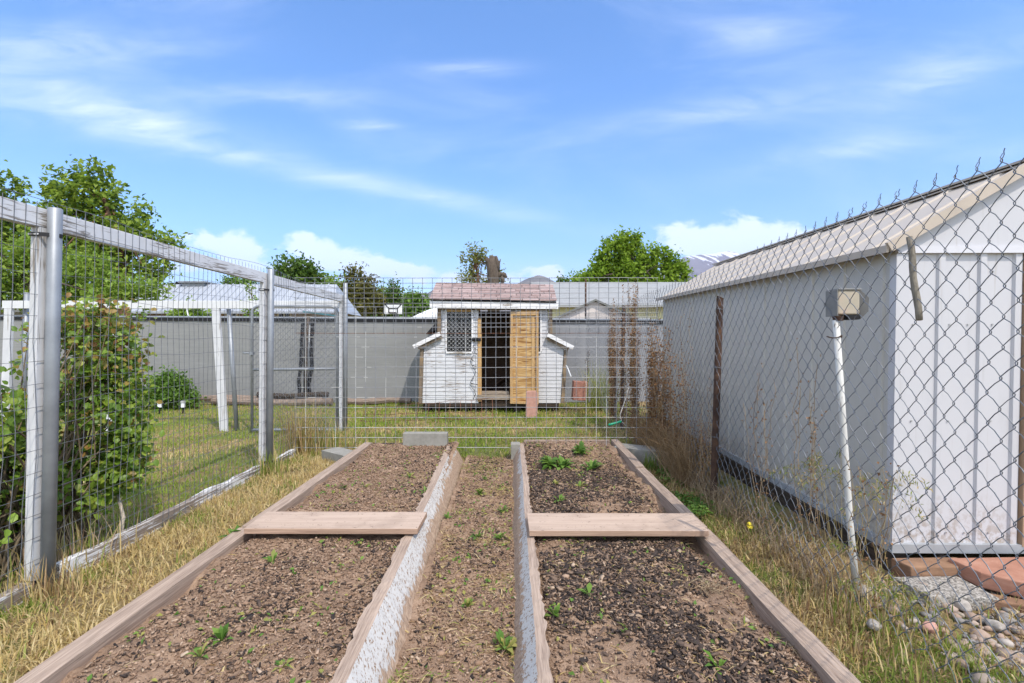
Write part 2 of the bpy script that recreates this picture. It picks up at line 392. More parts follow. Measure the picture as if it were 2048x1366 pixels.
world = bpy.data.worlds.new('World'); scene.world = world; world.use_nodes = True
def build_world():
    n = NT(world.node_tree); n.n.clear()
    sky = n.node('ShaderNodeTexSky', sky_type='NISHITA', sun_disc=False, sun_elevation=math.asin(SUN.z), sun_rotation=math.atan2(SUN.x, SUN.y),
                 altitude=1400, air_density=1.0, dust_density=.6, ozone_density=2.0)
    d = n.node('ShaderNodeTexCoord').outputs['Generated']
    s = n.node('ShaderNodeSeparateXYZ', {0: d})
    y = n.math('MAXIMUM', s.outputs[1], .02)
    u = n.math('DIVIDE', s.outputs[0], y); v = n.math('DIVIDE', s.outputs[2], y)
    uv = n.node('ShaderNodeCombineXYZ', {0: u, 1: v}).outputs[0]
    def uvmap(scale, rot=0., loc=(0, 0, 0)):
        return n.node('ShaderNodeMapping', {'Vector': uv, 'Scale': scale, 'Rotation': (0, 0, rot), 'Location': loc}).outputs[0]
    def blob(px, py, rx, ry, rot=0.):
        u0, v0 = (px - CX) / F, (CY - py) / F
        du = n.math('SUBTRACT', u, u0); dv = n.math('SUBTRACT', v, v0)
        c, s_ = math.cos(rot), math.sin(rot)
        a = n.math('ADD', n.math('MULTIPLY', du, c), n.math('MULTIPLY', dv, s_))
        b = n.math('SUBTRACT', n.math('MULTIPLY', dv, c), n.math('MULTIPLY', du, s_))
        q = n.math('ADD', n.math('POWER', n.math('MULTIPLY', a, F / rx), 2), n.math('POWER', n.math('MULTIPLY', b, F / ry), 2))
        return n.math('POWER', 2.718, n.math('MULTIPLY', q, -1))
    def total(bs):
        t = bs[0]
        for b in bs[1:]: t = n.math('ADD', t, b)
        return t
    # low heaped clouds
    heap = total([blob(415, 482, 75, 30), blob(480, 505, 70, 28), blob(605, 482, 45, 24), blob(660, 505, 80, 24), blob(745, 525, 70, 18), blob(820, 540, 50, 12), blob(560, 535, 240, 12),
                  blob(1390, 474, 80, 34), blob(1510, 462, 90, 36), blob(1470, 505, 170, 34), blob(1620, 500, 80, 30), blob(1085, 540, 60, 16), blob(900, 560, 200, 16)])
    nz = n.noise(uvmap((1, 1.5, 1)), 16, 8, .62, .3)
    hm = n.step(n.math('ADD', n.math('MULTIPLY', heap, .62), n.math('MULTIPLY', n.math('SUBTRACT', nz, .5), 1.9)), .26, .66)
    hm = n.math('MULTIPLY', n.math('MULTIPLY', hm, n.step(heap, .08, .45)), .58)
    # high thin wisps
    wisp = total([blob(90, 190, 260, 46, -.22), blob(260, 235, 190, 30, -.25), blob(600, 192, 150, 22, -.03), blob(745, 252, 60, 14, -.1),
                  blob(945, 138, 95, 15, .02), blob(1470, 222, 210, 34, .12), blob(1880, 150, 150, 50, .35), blob(1500, 65, 70, 24, .1), blob(820, 385, 330, 20, -.2),
                  blob(420, 300, 330, 22, -.2), blob(1700, 300, 200, 30, .2), blob(100, 90, 260, 40, .0)])
    wn = n.noise(uvmap((1.0, 4.6, 1), .16), 4.5, 7, .6, .9)
    wm = n.math('MULTIPLY', wisp, n.step(wn, .18, .9))
    wm = n.math('MULTIPLY', wm, .33, clamp=True)
    veil = n.math('MULTIPLY', n.step(n.noise(uvmap((.8, 2.6, 1), -.12, (3, 1, 0)), 2.2, 6, .6, .6), .42, .85), .16)
    mask = n.math('MAXIMUM', n.math('ADD', wm, veil), hm, clamp=True)
    # unseen white cloud added overhead and behind the camera as neutral fill light
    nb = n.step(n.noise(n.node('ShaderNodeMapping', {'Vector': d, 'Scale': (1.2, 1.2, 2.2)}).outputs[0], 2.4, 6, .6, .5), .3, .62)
    fill_cloud = n.math('MULTIPLY', n.math('MAXIMUM', n.step(s.outputs[2], .60, .80), n.step(n.math('MULTIPLY', s.outputs[1], -1), .05, .35)), n.math('ADD', n.math('MULTIPLY', nb, .5), .28))
    mask = n.math('MAXIMUM', mask, fill_cloud)
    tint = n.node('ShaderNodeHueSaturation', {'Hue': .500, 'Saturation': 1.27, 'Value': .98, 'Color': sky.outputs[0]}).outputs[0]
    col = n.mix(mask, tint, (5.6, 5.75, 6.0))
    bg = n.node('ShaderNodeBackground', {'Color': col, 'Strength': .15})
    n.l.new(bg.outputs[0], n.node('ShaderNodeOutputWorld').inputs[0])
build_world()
scene.view_settings.view_transform = 'Standard'; scene.view_settings.look = 'None'
scene.view_settings.gamma = 1; scene.view_settings.exposure = 1.17
cy = scene.cycles
cy.max_bounces = 6; cy.diffuse_bounces = 3; cy.glossy_bounces = 2; cy.transmission_bounces = 4; cy.volume_bounces = 0
cy.use_denoising = True; cy.sample_clamp_indirect = 6

# ---------------------------------------------------------------- ground
def gz(x, y):
    z = .022 * fbm(x * .9, y * .9, 3.1) + .008 * fbm(x * 4, y * 4, 7.7)
    if x < -2.25: z -= .02
    if 1.05 < x < 1.6: z -= .015
    if -1.42 < x < 1.0 and y < 4.9: z -= .09
    if abs(x) > 12 or y > 14 or y < -2: z = 0
    return z

def axis(lo, hi, step, far):
    a = list(np.arange(lo, hi + 1e-6, step))
    g, q = [], step
    p = hi
    while p < far:
        q *= 1.7; p += q; g.append(p)
    h, q, p = [], step, lo
    while p > -far:
        q *= 1.7; p -= q; h.append(p)
    return h[::-1] + a + g

gx, gy = axis(-8, 5, .09, 14000), axis(.4, 10, .09, 14000)
gv = [(x, y, gz(x, y)) for y in gy for x in gx]
nx = len(gx)
gf = [(j * nx + i, j * nx + i + 1, (j + 1) * nx + i + 1, (j + 1) * nx + i) for j in range(len(gy) - 1) for i in range(nx - 1)]
def ground_mat(n):
    v = n.coord()
    a = n.noise(v, 1.3, 6, .6); b = n.noise(v, 14, 6, .7); c = n.noise(v, 90, 4, .7)
    dry = n.ramp(b, [(.3, (.26, .17, .075)), (.55, (.42, .30, .13)), (.75, (.52, .39, .19))])
    grn = n.ramp(b, [(.3, (.13, .16, .035)), (.6, (.22, .24, .06)), (.8, (.32, .30, .10))])
    dirt = n.ramp(c, [(.3, (.14, .09, .055)), (.7, (.30, .2, .13))])
    col = n.mix(n.step(a, .44, .58), dry, grn)
    col = n.mix(n.math('MULTIPLY', n.step(n.noise(v, 3.3, 5), .5, .64), .6), col, dirt)
    lit = n.noise(v, 230, 3, .7)
    col = n.mix(n.math('MULTIPLY', n.step(lit, .50, .62), .55), col, (.15, .10, .05)); col = n.mix(n.math('MULTIPLY', n.step(n.noise(v, 160, 3), .56, .64), .5), col, (.52, .42, .25))
    return col, n.bump(n.math('ADD', c, lit), .9, .02)
mb = MB(); mb.add(gv, gf)
tag(mb.build('ground', material('yard_ground', ground_mat, .95), smooth=True), kind='structure')

# trodden earth path between the two beds and the soil of the beds, each its own sheet
def sheet(name, x0, x1, y0, y1, zf, mat, step=.02, label=None):
    xs = np.linspace(x0, x1, max(3, int((x1 - x0) / step))); ys = np.linspace(y0, y1, int((y1 - y0) / step))
    vs = [(x, y, zf(x, y)) for y in ys for x in xs]; k = len(xs)
    fs = [(j * k + i, j * k + i + 1, (j + 1) * k + i + 1, (j + 1) * k + i) for j in range(len(ys) - 1) for i in range(k - 1)]
    m = MB(); m.add(vs, fs)
    return tag(m.build(name, mat, smooth=True), label, kind='structure')

def path_z(x, y):
    e = min(1, abs((x + .19) / .2) ** 3)
    return -.012 + .022 * fbm(x * 3, y * 3, 1.2) + .010 * fbm(x * 14, y * 14, 4.4) + .02 * e - .004
def bed_edge(x, a, b, s):
    return max(0, 1 - (x - a) / s) + max(0, 1 - (b - x) / s)
def left_z(x, y):
    z = .104 + .018 * fbm(x * 2.6, y * 2.2, 9.1) + .011 * fbm(x * 9, y * 9, 2.2) + .006 * fbm(x * 30, y * 30, 5)
    e = max(0, 1 - (x + 1.40) / (.085 + .05 * fbm(0, y * 2.2, 8)))
    return z - (.03 + .06 * fbm(1, y * 3.2, 4)) * min(1, e * 1.3) ** 1.5 * 1 + .012 * max(0, 1 - (-.5 - x) / .15) - .02 * max(0, 1 - (-.5 - x) / .03) + .02 * max(0, min(1, (y - 4.3) / .6))
def right_z(x, y):
    z = .103 + .020 * fbm(x * 2.4, y * 2.0, 15.1) + .011 * fbm(x * 9, y * 9, 12.2) + .006 * fbm(x * 30, y * 30, 5)
    e = max(0, 1 - (.99 - x) / (.095 + .06 * fbm(3, y * 2.2, 8)))
    return z - (.028 + .06 * fbm(7, y * 3.0, 4)) * min(1, e * 1.3) ** 1.5 - .02 * max(0, 1 - (x - .12) / .03) + .03 * max(0, min(1, (y - 4.1) / .7))
sheet('path', -.42, .06, .6, 5.02, path_z, M['soil'])
sheet('soil', -1.415, -.50, .6, 5.0, left_z, M['soil'])
sheet('soil', .118, 1.035, .6, 5.06, right_z, M['soil'])

# ---------------------------------------------------------------- bed boards
def rough_board(name, a, b, label, cat, mats, group=None, ragged=0., seg=.05, lean=0., top=.13, depth=.16, w=.05, outer=1):
    """a: (x, y) of the near path-side top edge, b: the far one. lean = how far the foot stands out past the top edge.
       outer = +1 when the soil is on the +x side"""
    n = max(2, int(abs(b[1] - a[1]) / seg)); vs, fs, ms = [], [], []
    for i in range(n + 1):
        t = i / n; x = a[0] + (b[0] - a[0]) * t; y = a[1] + (b[1] - a[1]) * t
        zt = top + (.012 * fbm(t * 3, 1.1, x) if ragged else .003 * fbm(t * 4, 1, x))
        j = ragged * (random.random() - .2) ; j2 = ragged * .5 * random.random()
        dx = .005 * fbm(0, y * 1.5, x)
        k = ragged * .6 * (random.random() - .5)
        xi = x + dx + k * .3; xo = xi + outer * (w + j)
        vs += [(xi - outer * lean, y, zt - depth - .02 + k), (xi - outer * lean * .5, y, zt - depth * .5 + k * .4), (xi, y, zt + k * .2),
               (xo, y, zt + .004 + j2 * .3), (xo + outer * .002 - outer * lean * .6, y, zt - depth)]
    for i in range(n):
        p, q = i * 5, i * 5 + 5
        for s_, mi in ((0, 1), (1, 1), (2, 0), (3, 0)):
            f = (p + s_, p + s_ + 1, q + s_ + 1, q + s_)
            fs.append(f if outer > 0 else f[::-1]); ms.append(mi)
    fs += [(0, 1, 2, 3, 4), tuple(n * 5 + k for k in (4, 3, 2, 1, 0))]; ms += [0, 0]
    m = MB(); m.v, m.f, m.m = vs, fs, ms
    o = m.build(name, mats, base=((a[0] + b[0]) / 2, (a[1] + b[1]) / 2, 0))
    return tag(o, label, cat, group)

def streaked(name, sgn, hi, lo):
    """white paint left in a ragged band below the top edge, slanting grain, bare wood beneath"""
    def fn(n):
        v = n.turned((R(sgn * 33), 0, 0), (18, 13, 2.0))
        g = n.noise(v, 2.6, 6, .7, .3)
        fine = n.noise(v, 7, 4, .7)
        z = n.node('ShaderNodeSeparateXYZ', {0: n.coord()}).outputs[2]
        big = n.noise(n.coord('Object', (1, 1, 1)), 2.0, 4, .6)
        h = n.math('MULTIPLY', n.math('SUBTRACT', z, hi), 1 / (lo))
        yy = n.math('MULTIPLY', n.node('ShaderNodeSeparateXYZ', {0: n.coord()}).outputs[1], -.32)
        h = n.math('ADD', h, yy)
        s_ = n.math('ADD', n.math('ADD', h, n.math('MULTIPLY', n.math('SUBTRACT', g, .5), 4.2)), n.math('MULTIPLY', n.math('SUBTRACT', big, .5), 3.4))
        mask = n.math('MULTIPLY', n.step(s_, -.08, .12), n.step(fine, .40, .46))
        wd = n.ramp(fine, [(.28, (.17, .115, .08)), (.55, (.40, .29, .21)), (.75, (.48, .36, .27))])
        return n.mix(mask, wd, (.50, .485, .465)), n.bump(n.math('ADD', fine, mask), .3, .004)
    return material(name, fn, .95, 0, .08)
M['streak_left'] = streaked('flaking_paint_slanting', 1, .058, .045)
M['streak_right'] = streaked('thin_flaking_paint', -1, .085, .05)
BG = 'timber edging boards of the two beds'
rough_board('bed_board', (-1.405, .6), (-1.405, 2.72), 'grey weathered timber edging the bare soil bed, near half running out of the picture', 'board', [M['bed_wood'], M['bed_wood']], BG, w=.075, outer=-1, top=.125)
rough_board('bed_board', (-1.395, 2.725), (-1.375, 5.0), 'grey weathered timber edging the bare soil bed, far half beyond the plank', 'board', [M['bed_wood'], M['bed_wood']], BG, w=.075, outer=-1, top=.13)
rough_board('bed_board', (-.466, .6), (-.545, 4.9), 'splintered board beside the path with thick flaking white paint, bare soil bed', 'board', [M['bed_wood'], M['streak_left']], BG, ragged=.018, seg=.03, lean=.10, w=.044, outer=-1, top=.135, depth=.15)
rough_board('bed_board', (.083, .6), (.112, 4.95), 'splintered board beside the path with thin streaks of white paint, bark chip bed', 'board', [M['bed_wood'], M['streak_right']], BG, ragged=.016, seg=.03, lean=.085, w=.036, outer=1, top=.135, depth=.15)
rough_board('bed_board', (.955, .6), (1.02, 2.70), 'grey weathered timber edging the bark chip bed, near half running out of the picture', 'board', [M['bed_wood'], M['bed_wood']], BG, w=.072, outer=1, top=.125)
rough_board('bed_board', (1.02, 2.705), (1.028, 3.98), 'grey weathered timber edging the bark chip bed, short middle length behind the plank', 'board', [M['bed_wood'], M['bed_wood']], BG, w=.068, outer=1, top=.132)
rough_board('bed_board', (1.025, 3.985), (1.055, 5.1), 'grey weathered timber edging the bark chip bed, farthest length by the mesh panels', 'board', [M['bed_wood'], M['bed_wood']], BG, w=.068, outer=1, top=.142)
rough_board('bed_end_board', (-1.38, 4.985), (-.9, 4.986), 'dark rotting end board across the far end of the bare soil bed', 'board', [M['sill_timber'], M['sill_timber']], w=.04)
def cross(name, x0, x1, y, z, label, cat, mat):
    m = MB(); m.bx(x0, x1, y, y + .04, z - .1, z); return tag(m.build(name, mat, base=((x0 + x1) / 2, y, 0)), label, cat)
bpy.data.objects.remove(bpy.data.objects['bed_end_board'])
cross('bed_end_board', -1.36, -.88, 4.97, .125, 'dark rotting end board across the far end of the bare soil bed', 'board', M['sill_timber'])
cross('bed_end_board', .16, 1.03, 5.03, .145, 'thin grey end board across the far end of the bark chip bed', 'board', M['bed_wood'])

# the two cross planks
def plank(x0, x1, y0, y1, z, label, sk):
    m = MB(); c = [(x0, y0), (x1, y0 - .004), (x1 + sk, y1), (x0 - sk * .3, y1 + .006)]
    m.hexa([(x, y, z - .03) for x, y in c] + [(x, y, z) for x, y in c])
    m.m = [1, 0, 1, 1, 1, 1]
    return tag(m.build('plank', [M['plank'], M['plank_side']], base=((x0 + x1) / 2, (y0 + y1) / 2, z - .036), bevel=.003), label, 'plank', 'pinkish planks laid across the beds')
plank(-1.385, -.475, 2.59, 2.845, .172, 'pinkish weathered plank lying across the bare soil bed', .008)
plank(.107, 1.035, 2.56, 2.82, .172, 'pinkish weathered plank lying across the bark chip bed', .012)

# ---------------------------------------------------------------- loose cover: chips, grass
def chips(name, x0, x1, y0, y1, n, zf, dens, size=(.010, .034), mat='chip'):
    pts = []
    while len(pts) < n:
        x, y = random.uniform(x0, x1), random.uniform(y0, y1)
        if random.random() < 1.9 / (y * .75 + .5) + .25 and random.random() < dens(x, y): pts.append((x, y, zf(x, y)))
    P = np.array(pts); k = len(P)
    L = rng.uniform(size[0], size[1], k) * (1 + (rng.random(k) < .06) * 1.1); wd = L * rng.uniform(.16, .42, k); th = rng.uniform(.002, .007, k)
    yaw = rng.uniform(0, 2 * np.pi, k); pit = rng.normal(0, .3, k); rol = rng.normal(0, .45, k)
    u = np.stack([np.cos(yaw) * np.cos(pit), np.sin(yaw) * np.cos(pit), np.sin(pit)], 1)
    s0 = np.stack([-np.sin(yaw), np.cos(yaw), np.zeros(k)], 1); w0 = np.cross(u, s0)
    s = s0 * np.cos(rol)[:, None] + w0 * np.sin(rol)[:, None]; w = np.cross(u, s)
    c = P + np.stack([np.zeros(k), np.zeros(k), th * .4 + rng.uniform(0, .006, k)], 1)
    V = np.empty((k, 8, 3))
    for i, (a, b, d) in enumerate([(-1, -1, -1), (1, -1, -1), (1, 1, -1), (-1, 1, -1), (-1, -1, 1), (1, -1, 1), (1, 1, 1), (-1, 1, 1)]):
        j = rng.uniform(.55, 1.1, (k, 1)); j2 = rng.uniform(.4, 1.1, (k, 1))
        V[:, i] = c + u * (L * a / 2)[:, None] * j + s * (wd * b / 2)[:, None] * j2 + w * (th * d / 2)[:, None]
    q = np.array([(3, 2, 1, 0), (4, 5, 6, 7), (0, 1, 5, 4), (1, 2, 6, 5), (2, 3, 7, 6), (3, 0, 4, 7)])
    T = (np.arange(k)[:, None, None] * 8 + q[None]).reshape(-1, 4)
    return tag(np_mesh(name, V.reshape(-1, 3), T, np.zeros(len(T)), M[mat]), kind='stuff')

def sm(a, b, x): x = max(0, min(1, (x - a) / (b - a))); return x * x * (3 - 2 * x)
def on_plank(x, y): return 2.6 < y < 2.8
chips('wood_chips', -1.36, -.53, .8, 4.95, 4800, left_z, lambda x, y: 0 if on_plank(x, y) else
      (.10 + .6 * sm(-.05, .25, fbm(x * 2.3, y * 2.3, 2)) * sm(-1.3, -.75, x)) * (.5 if y > 3 else 1) + (.35 * sm(-.7, -.55, x)), (.007, .026))
chips('wood_chips', .15, .97, .8, 5.0, 15000, right_z, lambda x, y: 0 if on_plank(x, y) else
      (1 if y < 4.0 else .35) * (.05 + .95 * sm(-.42, -.05, fbm(x * 1.9 + 3, y * 1.5, 6)) * sm(.99, .80, x + .10 * fbm(1, y * 1.7, 4))))
chips('wood_chips', -.38, .02, .8, 4.9, 1300, path_z, lambda x, y: .15 + .8 * sm(-.1, .3, fbm(x * 3, y * 2.2, 12)), (.008, .03))

for zf_, xa, xb, nn in ((left_z, -1.37, -.52, 15000), (right_z, .14, .99, 9000), (path_z, -.39, .04, 7000)):
    chips('soil_crumbs', xa, xb, .8, 4.98, int(nn * 1.3), zf_, lambda x, y: 0 if on_plank(x, y) and zf_ is not path_z else .5 + .5 * sm(-.3, .2, fbm(x * 4, y * 4, 77)), (.004, .016), 'crumb')

def clods(n, x0, x1, zf):
    V, T, b = [], [], 0
    t = (1 + 5 ** .5) / 2
    iv = [Vector(q).normalized() for q in ((-1, t, 0), (1, t, 0), (-1, -t, 0), (1, -t, 0), (0, -1, t), (0, 1, t), (0, -1, -t), (0, 1, -t), (t, 0, -1), (t, 0, 1), (-t, 0, -1), (-t, 0, 1))]
    it = [(0, 11, 5), (0, 5, 1), (0, 1, 7), (0, 7, 10), (0, 10, 11), (1, 5, 9), (5, 11, 4), (11, 10, 2), (10, 7, 6), (7, 1, 8), (3, 9, 4), (3, 4, 2), (3, 2, 6), (3, 6, 8), (3, 8, 9), (4, 9, 5), (2, 4, 11), (6, 2, 10), (8, 6, 7), (9, 8, 1)]
    for _ in range(n):
        x, y = random.uniform(x0, x1), random.uniform(.9, 4.9)
        if on_plank(x, y) and zf is not path_z: continue
        r = random.uniform(.003, .0085) * (1 + 1.0 * (random.random() < .06))
        for v in iv:
            j = random.uniform(.7, 1.25); V.append((x + v.x * r * j * 1.2, y + v.y * r * j, zf(x, y) + r * .2 + v.z * r * .7 * j))
        T += [tuple(b + i for i in f) for f in it]; b += 12
    return tag(np_mesh('soil_clods', np.array(V), np.array(T), np.zeros(len(T)), M['crumb']), kind='stuff')
clods(1700, -1.37, -.52, left_z); clods(1300, .14, .99, right_z); clods(900, -.39, .03, path_z)

def blades(name, pts, h, lean, mats, wid=(.0016, .0035), pick=None, flat_=None):
    """pts (k,3); h (lo,hi); lean = how far tips fall over; pick(x,y) -> material index"""
    P = np.array(pts); k = len(P)
    hh = rng.uniform(h[0], h[1], k); ang = rng.uniform(0, 2 * np.pi, k)
    ln = np.abs(rng.normal(0, lean, k)) + (.1 if lean < 2.8 else 2.0)
    wd = rng.uniform(wid[0], wid[1], k) * (1 + .09 * P[:, 1])
    dr = np.stack([np.cos(ang), np.sin(ang), np.zeros(k)], 1); sd = np.stack([-np.sin(ang), np.cos(ang), np.zeros(k)], 1)
    tw = rng.uniform(0, np.pi, k); sd = sd * np.cos(tw)[:, None] + dr * np.sin(tw)[:, None] * .6
    up = np.array([0, 0, 1.0])
    b = P - up * .006
    c1 = np.cos(np.minimum(ln * .5, 1.35)); s1 = np.sin(np.minimum(ln * .5, 1.35)); c2 = np.cos(np.minimum(ln * 1.3, 1.65)); s2 = np.sin(np.minimum(ln * 1.3, 1.65))
    m = b + (up * c1[:, None] + dr * s1[:, None]) * (hh * .55)[:, None]
    t = m + (up * c2[:, None] + dr * s2[:, None]) * (hh * .5)[:, None]
    V = np.stack([b - sd * wd[:, None], b + sd * wd[:, None], m + sd * wd[:, None] * .8, m - sd * wd[:, None] * .8, t], 1)
    T = (np.arange(k)[:, None, None] * 5 + np.array([(0, 1, 2), (0, 2, 3), (3, 2, 4)])[None]).reshape(-1, 3)
    mi = np.array([pick(x, y) for x, y, z in pts]) if pick else np.zeros(k)
    return np_mesh(name, V.reshape(-1, 3), T, np.repeat(mi, 3), mats, smooth=False)

def scatter(n, x0, x1, y0, y1, dens, zf=gz, near=1.0):
    out = []
    while len(out) < n:
        x, y = random.uniform(x0, x1), random.uniform(y0, y1)
        if random.random() < dens(x, y): out.append((x, y, zf(x, y)))
    return out

GM = [M['g_green'], M['g_yellow'], M['thatch'], M['g_dark']]
LM = [M['lawn_green'], M['g_yellow'], M['thatch'], M['g_dark']]
def pick_by(green, yellow, brown, f=1.1, seed=0., dark=0.):
    def p(x, y):
        q = fbm(x * f, y * f, seed) * 1.3 + random.gauss(0, .35)
        if q > green: return 0 if random.random() > dark else 3
        return 1 if random.random() < yellow / (yellow + brown) else 2
    return p
# strip of dry cut grass between the left fence and the bed
tag(blades('dry_grass', scatter(34000, -2.22, -1.47, 1.2, 5.3, lambda x, y: .35 + .65 * sm(-.3, .2, fbm(x * 3, y * 3, 5))), (.03, .085), 2.4, GM, pick=pick_by(.62, .88, .12, 2.2, 3)), kind='stuff')
# lawn inside the left enclosure
tag(blades('lawn_grass', scatter(74000, -8.2, -2.17, 1.6, 9.2, lambda x, y: min(1, 3.2 / y)), (.025, .07), 1.2, LM, (.002, .0042),
    pick=lambda x, y: (lambda q: (0 if q > -.05 else 1) if random.random() > .05 else 2)(.8 * fbm(x * .5, y * .55, 21) + random.gauss(0, .22) - .42 * sm(1.0, .1, abs(y - 5.3)) + .45 * sm(.7, 0, abs(x + 2.5)) + .3 * sm(6.6, 8, y) + .52)), kind='stuff')
# rough grass beyond the mesh panels
tag(blades('yard_grass', scatter(30000, -2.2, 2.2, 4.9, 9.3, lambda x, y: min(1, 5.2 / y) * (.3 + .7 * sm(-.35, .1, fbm(x * 1.8, y * 1.8, 31)))), (.03, .09), 1.2, LM, (.002, .004), pick=pick_by(-.22, .65, .2, 1.2, 8, .1)), kind='stuff')
# weedy grass under the chain-link fence and the shed
tag(blades('weedy_grass', scatter(60000, 1.06, 3.0, 1.0, 5.6, lambda x, y: (.3 + .7 * sm(-.3, .2, fbm(x * 2.3, y * 2.3, 41))) * (1 if x < 1.75 else (.8 if y < 1.85 else .3 if y < 2.45 else 0))), (.02, .075), 1.9, GM, pick=pick_by(.12, .55, .4, 1.7, 14, .1)), kind='stuff')
# thin scatter of straw and seedlings on path and beds
tag(blades('straw', scatter(5200, -.4, .06, 1.1, 5.0, lambda x, y: .15 + .85 * sm(0, .3, fbm(x * 3, y * 3, 51)), lambda x, y: path_z(x, y) + .004), (.02, .07), 3.0, GM, pick=pick_by(.55, .5, .5, 2, 4)), kind='stuff')
tag(blades('straw', scatter(1300, -1.38, -.5, 1.1, 5.0, lambda x, y: .2 + .8 * sm(0, .4, fbm(x * 2, y * 2, 61)), lambda x, y: left_z(x, y) + .005), (.015, .06), 3.4, GM, pick=pick_by(.5, .6, .4, 2, 5)), kind='stuff')
tag(blades('straw', scatter(1500, .13, 1.0, 1.1, 5.0, lambda x, y: .2 + .8 * sm(0, .4, fbm(x * 2, y * 2, 71)), lambda x, y: right_z(x, y) + .006), (.015, .07), 3.4, GM, pick=pick_by(.5, .75, .25, 2, 6)), kind='stuff')
# ---------------------------------------------------------------- left wire fence
FX = -2.12
t = thing('wire_fence', 'white timber and steel post fence with square wire mesh between lawn and bed', 'fence', (FX, 3.5, 0))
m = MB(); m.hexa([(FX - .038, .5, 1.672), (FX, .5, 1.672), (FX, 6.40, 1.655), (FX - .038, 6.40, 1.655),
                  (FX - .038, .5, 1.762), (FX, .5, 1.762), (FX, 6.40, 1.745), (FX - .038, 6.40, 1.745)])
m.build('top_rail', M['rail_white'], t, bevel=.003)
for i, (y, zt) in enumerate(((2.235, 1.671), (4.29, 1.665), (6.30, 1.655))):
    m = MB(); lean = (-.035, -.012, 0)[i]
    m.hexa([(FX - .038 + lean, y, -.1), (FX + lean, y, -.1), (FX + lean, y + .089, -.1), (FX - .038 + lean, y + .089, -.1),
            (FX - .038, y, zt), (FX, y, zt), (FX, y + .089, zt), (FX - .038, y + .089, zt)])
    m.build('post', M['post_white'], t, bevel=.003)
    m = MB(); pz = (1.762, 1.785, 1.90)[i]
    x0 = FX + .032; yy = y + (.042, .055, .03)[i]
    m.tube([(x0 + lean, yy, -.1), (x0 + .003, yy, pz - .002), (x0 + .003, yy, pz)], [.0275, .0275, .025], 20)
    m.build('steel_post', M['galv'], t, smooth=True)
    for zz in ((1.635, .06) if i == 0 else (1.60, .10) if i == 1 else ()):
        m = MB(); w = .012
        l2 = lean * (1 - zz / 1.7)
        loop = [(FX - .041 + l2, y - .003), (FX + .004 + l2, y - .003), (FX + .030 + l2, yy - .0295), (FX + .0615 + l2, yy - .004), (FX + .0615 + l2, yy + .008), (FX + .03 + l2, yy + .0295), (FX - .041 + l2, y + .091)]
        for (xa, ya), (xb, yb) in zip(loop[:-1], loop[1:]):
            m.bar((xa, ya, zz), (xb, yb, zz), .0025, .018)
        s_ = m.build('strap', M['strap'], t)
        m = MB()
        for k in range(7):
            q = k / 6; xa, ya = loop[0]; xb, yb = loop[1]; q = q * .9 + .05
            m.tube([(xa + (xb - xa) * q, ya + (yb - ya) * q - .003, zz), (xa + (xb - xa) * q, ya + (yb - ya) * q - .0045, zz)], .0042, 8)
        m.build('strap_holes', M['post_white'], s_)
# mesh: wires every 2 inches upright, 4 inches across, bent and wavy
m = MB(); yw = .7
def lw(y, z):
    wob = .012 * fbm(y * 2.1, z * 1.6, 3) * (1 - .6 * sm(1.3, 1.7, z)) + (.016 * fbm(y * 5, z * 4, 9)) * sm(.8, .2, z)
    return (FX + .006 + .014 * fbm(y * 1.2, z * 1.9, 8) + (-.036 * (1 - z / 1.7) if y < 3 else -.008), y + wob, z + .012 * fbm(y * .8, z * 3, 5) - .028 * math.sin((y - .5) * 2.9) ** 2 * sm(.2, 1.3, z) * .6)
topz = lambda y: 1.80 + .022 * fbm(y * 1.1, 0, 4) - .02 * math.sin((y - 2.26) * math.pi / 2.05) ** 2
while yw < 6.38:
    zt = topz(yw)
    m.tube([lw(yw, z) for z in np.linspace(.02, zt, 15)], .0014, 4, cap=False)
    yw += .0508
zw = .06
while zw < 1.78:
    m.tube([lw(y, zw) for y in np.linspace(.7, 6.36, 66)], .0013, 4, cap=False); zw += .1016
m.tube([(lw(y, 1.7)[0], y, topz(y)) for y in np.linspace(.7, 6.36, 66)], .0016, 4, cap=False)
m.build('wire_mesh', M['mesh_wire'], t)
for a, b, zt in ((.5, 2.20, .075), (2.36, 4.26, .085), (4.46, 5.0, .075)):
    n = 26; m = MB(); vs = []
    for i in range(n + 1):
        y = a + (b - a) * i / n; x = FX - .045 + .012 * fbm(y * 2, 0, 3); z = zt + .012 * fbm(y * 3, 2, 6)
        vs += [(x, y, -.06), (x + .042, y, -.06), (x + .04 + .003 * random.random(), y, z + .004 * random.random()), (x, y, z + .004 * random.random())]
    fs = [(i * 4 + k, i * 4 + (k + 1) % 4, i * 4 + 4 + (k + 1) % 4, i * 4 + 4 + k) for i in range(n) for k in range(4)] + [(3, 2, 1, 0), (n * 4, n * 4 + 1, n * 4 + 2, n * 4 + 3)]
    m.add(vs, fs); m.build('kick_board', M['curb_white'], t)

